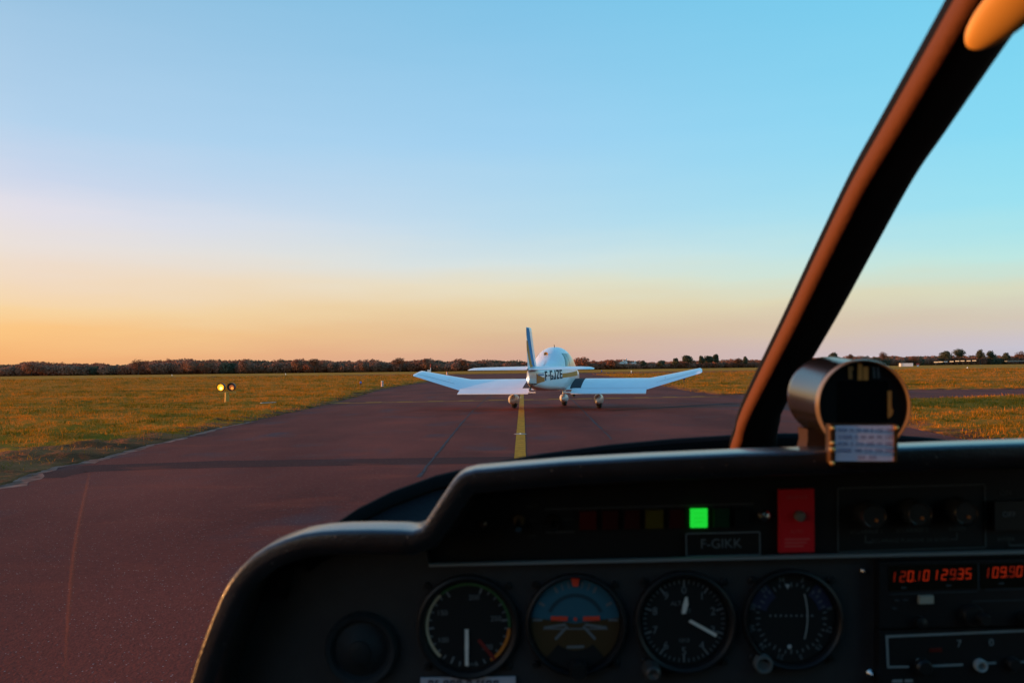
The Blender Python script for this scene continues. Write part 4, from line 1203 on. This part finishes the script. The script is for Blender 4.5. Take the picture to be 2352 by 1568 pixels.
def gauge(name, c, ro, rd, label=None):
    """bezel with recessed dial"""
    g = ringlathe(name, c, [(ro * 1.0, 0), (ro, .004), (ro * .985, .0065), (ro * .94, .0072), (rd * 1.03, .006), (rd, .003), (rd, .0008), (.01, .0008)], YM, BEZ, panel)
    if label: g['label'] = label
    for sx, sy in ((-1, -1), (1, -1), (-1, 1), (1, 1)):
        MB().lathe(flatp(c[0] + sx * ro * .79, c[1] + sy * ro * .79, YM), [(8 * KP * YM, 0), (8 * KP * YM, -.002), (6 * KP * YM, -.003), (.0001, -.003)], 12).build('mounting_screw', KNOB, g)
    return g


YD = YM - .0015
# airspeed indicator
c = (1075, 1436); g = gauge('airspeed_indicator', c, 117, 99)
m = PM().disc(c, 98, YD); m.build('dial', DIAL, g, smooth=False)
m = PM()
for i in range(26): m.tick(c, 84 if i % 5 else 78, 95, 20 + i * 12.3, 3.2 if i % 5 else 4.5, YD - .0004)
for t, a in (('100', 240), ('150', 296), ('200', 12), ('250', 76), ('300', 138)):
    m.text(t, (c[0] + 66 * math.sin(R(a)), c[1] - 66 * math.cos(R(a))), 17, YD - .0004)
m.text('km/h', (c[0] + 12, c[1] + 88), 12, YD - .0004)
m.build('markings', MARKD, g, smooth=False)
PM().arc(c, 91, 98, 222, 318, YD - .0006).build('white_arc', mat('cream arc', (.45, .38, .24), .6), g, smooth=False)
PM().arc(c, 91, 98, 94, 146, YD - .0006).build('yellow_arc', ORANGE, g, smooth=False)
PM().arc(c, 92, 98, 320, 452, YD - .0005).build('green_arc', mat('dial green', (.03, .12, .035), .6), g, smooth=False)
PM().line((c[0] + 24, c[1] + 32), (c[0] + 62, c[1] + 78), 8, YD - .0007).build('red_mark', mat('dark red', (.16, .008, .005), .6), g, smooth=False)
n_ = PM().line((c[0] - 3, c[1] + 12), (c[0] - 3, c[1] + 92), 8, YD - .0022).poly([(c[0] - 7, c[1] + 8), (c[0] + 1, c[1] + 8), (c[0] + 1.5, c[1] + 55), (c[0] - 7.5, c[1] + 55)], YD - .0024)
n_.build('needle', NEEDLE, g, smooth=False)
# attitude indicator
c = (1321.5, 1431); g = gauge('attitude_indicator', c, 115, 103)
m = PM().arc(c, .5, 102, -82, 82, YD).build('sky_half', mat('horizon blue', (.022, .115, .165), .6), g, smooth=False)
PM().arc(c, .5, 102, 98, 262, YD).poly([(c[0] - 102, c[1] - 14), (c[0] + 102, c[1] - 14), (c[0] + 102, c[1] + 14), (c[0] - 102, c[1] + 14)], YD + .0001).build('ground_half', mat('horizon brown', (.055, .030, .006), .6), g, smooth=False)
PM().arc(c, 60, 69, -66, 66, YD - .0004).build('horizon_ring', mat('ring shade', (.012, .05, .07), .6), g, smooth=False)
m = PM()
for a, w in ((-60, 6), (-30, 5), (-20, 3), (-10, 3), (10, 3), (20, 3), (30, 5), (60, 6)): m.tick(c, 82, 97, a, w, YD - .0005)
for sx in (-1, 1):
    m.line((c[0] + sx * 98, c[1] - 8), (c[0] + sx * 76, c[1] - 8), 5, YD - .0005)
    m.line((c[0] + sx * 72, c[1] + 10), (c[0] + sx * 22, c[1] + 2), 6, YD - .0005)
    m.line((c[0] + sx * 18, c[1] + 6), (c[0] + sx * 46, c[1] + 36), 6, YD - .0005)
m.line((c[0] - 74, c[1] + 12), (c[0] + 74, c[1] + 12), 3, YD - .0005)
m.line((c[0] - 20, c[1] + 54), (c[0] + 20, c[1] + 53), 6, YD - .0005)
m.build('markings', MARKD, g, smooth=False)
for sx in (-1, 1): PM().line((c[0] + sx * 18, c[1] - 11), (c[0] + sx * 56, c[1] - 12), 10, YD - .0022).build('symbol_wing', REDD, g, smooth=False)
PM().disc((c[0], c[1] - 10), 4, YD - .0022).build('symbol_dot', REDD, g, smooth=False)
PM().poly([(c[0] - 10, c[1] - 103), (c[0] + 10, c[1] - 103), (c[0] + 6, c[1] - 85), (c[0] - 6, c[1] - 85)], YD - .0022).build('bank_pointer', REDD, g, smooth=False)
PM().arc(c, 62, 102, 140, 220, YD - .001).build('mask_plate', DIAL, g, smooth=False)
ringlathe('caging_knob', (c[0] + 5, c[1] + 97), [(20, .002), (20, .012), (17, .015), (.01, .015)], YM, KNOB, g, 24)
# altimeter
c = (1571, 1425); g = gauge('altimeter', c, 115, 99)
PM().disc(c, 98, YD).build('dial', DIAL, g, smooth=False)
m = PM()
for i in range(50): m.tick(c, 86 if i % 5 else 78, 95, i * 7.2, 1.8 if i % 5 else 3.6, YD - .0004)
for i in range(10): m.text(str(i), (c[0] + 70 * math.sin(R(i * 36)), c[1] - 70 * math.cos(R(i * 36))), 25, YD - .0004)
m.text('ALT', (c[0] - 18, c[1] - 40), 14, YD - .0004); m.text('FEET', (c[0] + 4, c[1] - 22), 12, YD - .0004); m.text('1013', (c[0], c[1] + 45), 13, YD - .0004)
m.build('markings', MARKD, g, smooth=False)
m = PM().poly([(c[0] + 10, c[1] + 2), (c[0] + 16, c[1] - 3), (c[0] + 76, c[1] + 30), (c[0] + 73, c[1] + 37)], YD - .002).poly([(c[0] - 5, c[1] - 16), (c[0] + 4, c[1] - 17), (c[0] + 10, c[1] - 38), (c[0] + 8, c[1] - 56), (c[0] + 3, c[1] - 54), (c[0] - 3, c[1] - 36)], YD - .002)
m.build('needle', NEEDLE, g, smooth=False)
ringlathe('setting_knob', (1493, 1530), [(20, .002), (20, .014), (16, .018), (12, .019), (.01, .017)], YM, mat('worn knob', (.05, .045, .04), .4), g, 28)
# navigation indicator
c = (1817.5, 1419); g = gauge('course_indicator', c, 113, 100)
PM().disc(c, 99, YD).build('dial', DIAL, g, smooth=False)
m = PM()
for i in range(36): m.tick(c, 74 if i % 3 else 71, 82, i * 10, 2.4, YD - .0004)
for i, t in enumerate('N 3 6 E 12 15 S 21 24 W 30 33'.split()):
    a = i * 30 - 14; v = (c[0] + 91 * math.sin(R(a)), c[1] - 91 * math.cos(R(a)))
    m.text(t, v, 17, YD - .0004, rot=a)
for i in range(9): m.disc((c[0] - 48 + i * 12, c[1] - 6), 2.6, YD - .0005, n=10)
m.build('markings', MARKD, g, smooth=False)
DB = mat('dial blue', (.012, .016, .05), .6)
PM().arc(c, 60, 98, -74, -36, YD - .0002).build('blue_sector', DB, g, smooth=False)
PM().arc(c, 66, 98, 36, 74, YD - .0002).build('blue_sector', DB, g, smooth=False)
PM().arc((c[0] - 150, c[1] - 4), 186, 188.8, 74, 106, YD - .002).build('course_needle', mat('dim needle', (.30, .31, .29), .6), g, smooth=False)
PM().poly([(c[0] - 13, c[1] - 78), (c[0] - 4, c[1] - 78), (c[0] - 8, c[1] - 66)], YD - .0006).disc((c[0] - 4, c[1] + 65), 5, YD - .0006).build('index_mark', MARK, g, smooth=False)
ringlathe('course_knob', (1749, 1518), [(21, .002), (21, .007), (19, .009), (14, .009), (13, .006), (.01, .006)], YM, mat('ring grey', (.11, .12, .115), .45), g, 32)
# round air outlet on the left
c = (832, 1486)
g = ringlathe('air_outlet', c, [(82, 0), (82, .006), (77, .010), (68, .009), (60, .004), (46, .006), (30, .012), (.01, .014)], YM, mat('grey plastic outlet', (.018, .022, .024), .6, spec=.2), panel)
ringlathe('outlet_hub', c, [(26, .012), (24, .014), (14, .015), (.01, .015)], YM, mat('outlet hub grey', (.014, .017, .018), .5, spec=.2), g, 28)
# white placard at the bottom edge; the print is too blurred to read, so only its strokes
pl = plate('white_placard', [(966, 1556), (1184, 1553.5), (1185, 1640), (966, 1640)], YM - .004, mat('white label', (.42, .42, .46), .6), panel, .002)
m = PM(); rnd = random.Random(5); x = 984
while x < 1150:
    w = rnd.choice((7, 11, 11, 12)); m.line((x, 1563), (x + w, 1562.7), 4, YM - .0045); m.line((x + 1.5, 1563), (x + 1.5, 1580), 3.4, YM - .0045)
    if w > 8: m.line((x + w - 1.5, 1563), (x + w - 1.5, 1580), 3.4, YM - .0045)
    x += w + rnd.choice((4, 4, 5, 12))
m.build('print', mat('dark print', (.035, .025, .045), .7), pl, smooth=False)

# ---- upper switch panel
def toggle(c, r, m, tip):
    t = ringlathe('toggle_switch', c, [(r, .0), (r, .003), (r * .8, .005), (r * .55, .004), (.01, .004)], YS, m, panel, 20)
    b = flatp(c[0], c[1], YS)
    MB().tube([b + Vector((0, -.004, 0)), b + Vector((0, -.016, -.006))], [.0022, .003], 10).build('lever', tip, t)
toggle((1191, 1192), 15, mat('aged brass', (.20, .14, .07), .35, metal=.8), BRIGHT)
toggle((1270, 1192), 13, mat('dark brass', (.05, .035, .02), .45, metal=.6), KNOB)
ringlathe('panel_screw', (1110, 1202), [(8, 0), (8, .002), (.01, .004)], YS, mat('dull screw', (.2, .14, .10), .4, metal=.8), panel, 14)
ringlathe('panel_screw', (1754, 1183), [(15, 0), (15, .003), (9, .006), (.01, .007)], YS, BRIGHT, panel, 20)
m = PM()
for px, py, t in ((1222, 1162, 'BATT'), (1224, 1195, 'ALT'), (1222, 1231, 'OFF'), (1303, 1192, 'TEST')): m.text(t, (px, py), 11, YS - .001)
m.line((1252, 1222), (1320, 1220), 5, YS - .001); m.line((1252, 1169), (1732, 1156), 4, YS - .001)
m.build('switch_labels', mat('faded print', (.055, .06, .062), .8), panel, smooth=False)
for i, (x0, x1, col, es) in enumerate([(1331, 1370, (.09, .004, .003), 0), (1384, 1420, (.05, .004, .003), 0), (1434, 1470, (.045, .004, .003), 0), (1483, 1524, (.10, .085, .006), 0), (1538, 1573, (.05, .004, .003), 0), (1587, 1625, (.02, .6, .05), 1), (1640, 1676, (.004, .05, .02), 0), (1688, 1722, (.006, .009, .008), 0)]):
    y0 = 1174 - (x0 - 1331) * .020
    mm = mat('lamp lens', col, .35, emit=(.012, .70, .038) if es else None, es=.9)
    o = plate('annunciator_lamp', [(x0, y0), (x1, y0 - .8), (x1, y0 + 42), (x0, y0 + 42.5)], YS - .004, mm, panel, .004)
    if es:
        o['label'] = 'lit green warning lamp'; m = PM()
        for yy, w_ in ((9, 2), (20, 3), (29, 3)): m.line((x0 + 7, y0 + yy), (x1 - 8, y0 + yy - .6), w_, YS - .0046)
        m.build('print', mat('green print', (.01, .3, .02), .6, emit=(.01, .5, .03), es=.8), o, smooth=False)
# registration plate
pl = plate('registration_plate', [(1575, 1224), (1746, 1220), (1747, 1274), (1576, 1278)], YS - .003, PS, panel, .003)
m = PM(); q = [(1576, 1225), (1745, 1221), (1746, 1273), (1577, 1277)]
for a, b in zip(q, q[1:] + q[:1]): m.line(a, b, 3.2, YS - .0036)
m.text('F-GIKK', (1656, 1248.5), 31, YS - .0036); m.build('lettering', mat('pale blue print', (.15, .20, .23), .8), pl, smooth=False)
# red placard
pl = plate('red_placard', [(1791, 1124), (1870, 1122), (1871, 1267), (1791, 1269)], YS - .006, mat('red placard', (.85, .022, .034), .6, spec=.1), panel, .006)
ringlathe('push_button', (1830, 1181), [(12, .006), (12, .010), (8, .012), (.01, .012)], YS, mat('pale button', (.22, .20, .16), .5), pl, 20)
m = PM().text('URGENCE', (1830, 1141), 11, YS - .0066).text('AUTO', (1830, 1220), 11, YS - .0066)
for k in range(3): m.line((1802, 1238 + k * 8), (1860 - 7 * k, 1237 + k * 8), 4, YS - .0066)
m.build('print', mat('pale red print', (.85, .10, .10), .8), pl, smooth=False)
# lighting dimmer group
m = PM(); q = [(1924, 1121), (2262, 1112), (2264, 1256), (1925, 1267)]
for a, b in zip(q, q[1:] + q[:1]): m.line(a, b, 4, YS - .001)
for px, py, t in ((1991, 1220, 'ECLAIRAGE 1'), (2095, 1217, 'ECLAIRAGE 2'), (2199, 1214, 'RADIO'), (2091, 1240, 'ECLAIRAGE PLANCHE DE BORD')): m.text(t, (px, py), 12.5, YS - .001)
m.line((1988, 1228), (1988, 1245), 3, YS - .001); m.line((1988, 1245), (2004, 1245), 3, YS - .001); m.line((2198, 1222), (2198, 1238), 3, YS - .001); m.line((2182, 1238), (2198, 1238), 3, YS - .001)
m.text('ON', (2310, 1131), 17, YS - .001); m.text('INTERR.', (2312, 1238), 12, YS - .001); m.line((2318, 1244), (2318, 1252), 3, YS - .001); m.line((2318, 1252), (2380, 1251), 5, YS - .001)
m.build('dimmer_labels', mat('dim grey print', (.075, .088, .09), .8), panel, smooth=False)
pl = plate('rocker_switch', [(2285, 1152), (2400, 1149), (2400, 1215), (2285, 1218)], YS - .008, KNOB, panel, .008)
PM().text('OFF', (2318, 1181), 18, YS - .0085).build('print', mat('pale print', (.16, .2, .22), .8), pl, smooth=False)
for px, py, hot in ((1991, 1178, 1), (2094, 1173, .3), (2198, 1170, .2)):
    k_ = ringlathe('dimmer_knob', (px, py), [(31, 0), (31, .008), (29, .015), (25, .017), (23, .0155), (.01, .0155)], YS, mat('knob rim', (.035, .038, .038), .22, spec=1.0, coat=.5), panel, 36)
    ringlathe('pointer', (px + 5, py + 9), [(3.4, .015), (3.4, .0165), (.01, .0168)], YS, mat('amber dot', (.75, .22, .03), .5), k_, 12)

# ---- radios
def seg7(m, t, x, y, w, h, Y, slope=-.020, sl=.12):
    """seven segment figures; x, y = top left in photo pixels"""
    SG = {'0': 'abcdef', '1': 'bc', '2': 'abged', '3': 'abgcd', '5': 'afgcd', '9': 'abcdfg', '7': 'abc', '6': 'afgedc', '4': 'fgbc', '8': 'abcdefg'}
    th = w * .155; px = x
    for ch in t:
        if ch == '.': m.disc((px - w * .12, y + (px - x) * slope + h * .96), th * .75, Y, n=10); continue
        if ch == ' ': px += w * .8; continue
        yy = y + (px - x) * slope; P_ = lambda u, v: (px + u * w + (1 - v) * h * sl, yy + v * h)
        for s_ in SG[ch]:
            a, b = {'a': ((0, 0), (1, 0)), 'b': ((1, 0), (1, .5)), 'c': ((1, .5), (1, 1)), 'd': ((0, 1), (1, 1)), 'e': ((0, .5), (0, 1)), 'f': ((0, 0), (0, .5)), 'g': ((0, .5), (1, .5))}[s_]
            m.line(P_(*a), P_(*b), th, Y)
        px += w * 1.62 if ch != '1' else w * 1.55
    return m


LED = mat('red figures', (.6, .02, .0), .5, emit=(1.0, .055, .008), es=.29)
LEDD = mat('faint red figures', (.3, .01, .0), .5, emit=(1.0, .05, .008), es=.16)
YA = YM - .012
r1 = plate('radio', [(2020, 1291), (2860, 1272), (2860, 1425), (2020, 1442)], YA, BEZ, panel, .03); r1['label'] = 'upper radio with red frequency figures'
d1 = plate('display', [(2042, 1298), (2246, 1293), (2246, 1350), (2042, 1355)], YA - .0008, mat('display glass', (.012, .010, .006), .15), r1, .0008)
m, md = PM(), PM()
for ch, px, lit in (('1', 2050, 0), ('2', 2067, 0), ('0.', 2085, 1), ('1', 2107, 0), ('0', 2121, 1), ('1', 2147, 1), ('2', 2163, 1), ('9.', 2182, 0), ('3', 2200, 1), ('5', 2218, 1)):
    seg7(m if lit else md, ch, px - (7 if ch == '1' else 0), 1313 - (px - 2050) * .045, 10.5, 22, YA - .0014)
m.build('figures', LED, r1, smooth=False); md.build('figures', LEDD, r1, smooth=False)
d1 = plate('display', [(2252, 1293), (2480, 1287), (2480, 1345), (2252, 1350)], YA - .0008, mat('display glass right', (.012, .010, .006), .15), r1, .0008)
m, md = PM(), PM()
for ch, px, lit in (('1', 2265, 0), ('0', 2280, 1), ('9.', 2298, 1), ('9', 2318, 0), ('0', 2335, 1)):
    seg7(m if lit else md, ch, px - (7 if ch == '1' else 0), 1303.5 - (px - 2265) * .045, 10.5, 22, YA - .0014)
m.build('figures', LED, r1, smooth=False); md.build('figures', LEDD, r1, smooth=False)
m = PM(); m.line((2042, 1364), (2246, 1357), 2.5, YA - .001); m.line((2247, 1292), (2248, 1355), 3, YA - .001); m.line((2262, 1354), (2480, 1348), 2.5, YA - .001); m.line((2232, 1380), (2480, 1373), 2.5, YA - .001)
for px, py in ((2076, 1349), (2179, 1344), (2300, 1339), (2060, 1378), (2080, 1377), (2055, 1396)): m.line((px - 6, py), (px + 6, py - .3), 4, YA - .001)
m.build('print', mat('radio print', (.04, .048, .05), .8), r1, smooth=False)
plate('slide_switch', [(2113, 1369), (2145, 1368), (2145, 1385.5), (2113, 1386.5)], YA - .004, mat('ivory slide', (.38, .36, .28), .5), r1, .004)
ringlathe('tuning_knob', (2212, 1400), [(24, .012), (24, .017), (21, .019), (.01, .019)], YM, KNOB, r1, 28)
ringlathe('tuning_knob', (2226, 1403), [(13, .019), (13, .025), (11, .027), (.01, .027)], YM, KNOB, r1, 24)
ringlathe('volume_knob', (2096, 1416), [(12, .012), (12, .018), (.01, .019)], YM, KNOB, r1, 20)
ringlathe('volume_knob', (2334, 1408), [(16, .012), (16, .020), (.01, .021)], YM, KNOB, r1, 20)
r2 = plate('transponder', [(2020, 1447), (2860, 1430), (2860, 1660), (2020, 1660)], YA, BEZ, panel, .03); r2['label'] = 'lower radio with pale outlined face'
m = PM()
m.line((2034, 1461), (2480, 1442), 5.5, YA - .001); m.line((2037, 1461), (2040, 1531), 5, YA - .001); m.line((2038, 1531), (2088, 1530), 5, YA - .001); m.line((2118, 1529.5), (2212, 1525), 5, YA - .001); m.line((2248, 1523), (2288, 1521), 5, YA - .001); m.line((2322, 1520), (2480, 1513), 5, YA - .001)
m.text('7', (2203, 1478), 24, YA - .001); m.text('0', (2277, 1475), 24, YA - .001); m.line((2049, 1563.5), (2073, 1562.5), 7, YA - .001); m.line((2078, 1562.5), (2097, 1562), 7, YA - .001); m.line((2106, 1512), (2110, 1517), 5, YA - .001)
m.build('face_outline', mat('pale face line', (.24, .28, .28), .7), r2, smooth=False)
plate('reply_lamp', [(2136, 1488), (2164, 1487), (2164, 1496), (2136, 1497)], YA - .001, mat('dim red lens', (.10, .008, .005), .4), r2, .001)
ringlathe('code_knob', (2232, 1514), [(14, .012), (14, .015), (12.5, .0165), (9, .0165), (8.5, .013), (.01, .013)], YM, mat('pale ring', (.33, .38, .38), .5), r2, 28)
ringlathe('code_knob', (2305, 1510), [(15, .012), (15, .016), (12, .018), (.01, .018)], YM, KNOB, r2, 28)
ringlathe('mode_knob', (2102, 1517), [(18, .012), (18, .017), (14, .019), (.01, .019)], YM, KNOB, r2, 28)
ringlathe('rack_screw', (1981, 1309), [(7, 0), (7, .003), (.01, .006)], YM, BRIGHT, panel, 14)
ringlathe('rack_screw', (1997, 1543), [(10, 0), (10, .003), (.01, .007)], YM, BRIGHT, panel, 14)

# ------------------------------------------------------------------ magnetic compass on the coaming
YC = .672
cc = on_y(1980, 931, YC)
comp = empty('magnetic_compass', (cc.x, cc.y + .04, on_y(1980, 1045, YC).z), 0, 'round black magnetic compass with a correction card, standing on the coaming', 'compass')
CO = Vector(comp.location); kc = KP * YC; cl = cc - CO
HSG = mat('compass black metal', (.011, .009, .008), .22, metal=.0, spec=.6)
tilt = Vector((0, 0, .006))
rows = []
for r, y in ((.01, .092), (70, .092), (90, .088), (98, .080), (100, .070), (100, .010), (103, .004)):
    rows.append([cl + Vector((r * kc * math.cos(a), y, r * kc * math.sin(a))) + tilt * (y / .09) for a in [2 * math.pi * k / 56 for k in range(56)]])
MB().grid(rows, 0, True).build('housing', HSG, comp)
MB().lathe(cl, [(103 * kc, .004), (105.5 * kc, .001), (105.5 * kc, -.0035), (103.5 * kc, -.006), (101.5 * kc, -.006), (100 * kc, -.003), (100 * kc, .002)], 64).build('rim', mat('rim satin metal', (.30, .20, .12), .30, metal=.5), comp)
face = MB().lathe(cl, [(101 * kc, -.001), (.0001, -.001)], 48).build('face', mat('compass face', (.005, .005, .005), .5, spec=.15), comp)


class CM(PM):
    pass


def cflat(px, py, y): return on_y(px, py, YC + y) - CO


def cpoly(mb, pts, y, mi=0): return mb.add([cflat(px, py, y) for px, py in pts], [tuple(range(len(pts)))], mi)


win = MB(); cpoly(win, [(1924, 874), (2040, 874), (2040, 968), (1924, 968)], -.0016); win.build('card_window', mat('compass window', (.004, .004, .004), .2, spec=.25), comp, smooth=False)
AMBER = mat('amber tone', (.55, .20, .03), .5)
m = MB()
for x0, x1, y0, y1 in ((1970, 1980.5, 834, 873), (1982.5, 1994.5, 842, 873)): cpoly(m, [(x0, y0), (x1, y0), (x1, y1), (x0, y1)], -.003)
cpoly(m, [(2038.5, 897), (2048, 897), (2048, 935), (2052, 943), (2048, 955), (2039, 961)], -.003)
m.build('amber_bar', AMBER, comp, smooth=False)  # flat amber bars on the compass face
m = MB(); cpoly(m, [(1948, 842), (1958, 840), (1961, 846), (1957, 852), (1958, 870), (1949, 870)], -.003); m.build('face_mark', mat('dim amber tone', (.30, .13, .03), .5), comp, smooth=False)
m = MB()
for px in (2004, 2014): cpoly(m, [(px, 842), (px + 5, 841), (px + 7, 868), (px + 2, 869)], -.003)
m.build('face_mark', mat('grey print', (.05, .06, .06), .6), comp, smooth=False)
# foot
rows = []
for px, py, hw, y0, y1 in ((1882, 985, 27, .030, .055), (1880, 1010, 25, .030, .052), (1878, 1030, 26, .028, .052), (1876, 1039, 31, .026, .054), (1874, 1046, 42, .022, .060), (1874, 1053, 44, .022, .060)):
    rows.append([cflat(px - hw, py, y0 + .0), cflat(px + hw, py, y0), cflat(px + hw, py, y0) + Vector((0, y1 - y0, 0)), cflat(px - hw, py, y0) + Vector((0, y1 - y0, 0))])
MB().grid(rows, 0, True).build('foot', mat('foot bronze black', (.05, .026, .014), .7, spec=.1), comp, bevel=.0)
# correction card in its frame
YK = -.024
fr = MB()
def cbox(mb, x0, y0, x1, y1, y, th):
    a = [cflat(x, yy, y) for x, yy in ((x0, y0), (x1, y0), (x1, y1), (x0, y1))]; b = [p + Vector((0, th, 0)) for p in a]
    mb.add(a + b, [(0, 1, 2, 3), (7, 6, 5, 4), (0, 4, 5, 1), (1, 5, 6, 2), (2, 6, 7, 3), (3, 7, 4, 0)])
cbox(fr, 1909, 974, 2062, 1064, YK + .0015, .012)
holder = fr.build('card_holder', mat('dark bronze', (.06, .032, .014), .4, metal=.5), comp, smooth=False)
fr = MB(); cbox(fr, 1907, 974, 1915, 1064, YK - .001, .004); cbox(fr, 2053.5, 975, 2060.5, 1059, YK - .001, .004); fr.build('card_clip', mat('brass clip', (.20, .09, .03), .35, metal=.6), holder, smooth=False)
cd = MB(); cbox(cd, 1919, 977, 2056, 1058.5, YK, .001); cd = cd.build('correction_card', mat('white card', (.70, .66, .78), .65), comp, smooth=False)
m = MB(); rowsT = ['FOR  N  30  60  E  120  150', 'STEER  0  30  60  90  120', 'FOR  S  210  240  W  300', 'STEER  180  210  240  270', '  300  330']
for i, t in enumerate(rowsT):
    v, f = text2d(t, 12.2)
    sx = min(1.0, 124 / (max(a[0] for a in v) - min(a[0] for a in v)))
    m.add([cflat(1988 + x * sx, 988 + i * 15.5 - y, YK - .0006) for x, y in v], f)
m.build('print', mat('grey violet print', (.12, .10, .24), .8), cd, smooth=False)
m = MB()
for px, py, r in ((1911, 983, 5), (1911, 1017, 5), (1911, 1032, 6.5), (1911, 1063, 5.5), (2058, 982, 5)):
    m.lathe(cflat(px, py, YK - .001), [(r * kc, 0), (r * kc * .8, -.002), (.0001, -.003)], 14)
m.build('clip_screw', mat('brass screw', (.8, .42, .12), .3, metal=.8), holder)
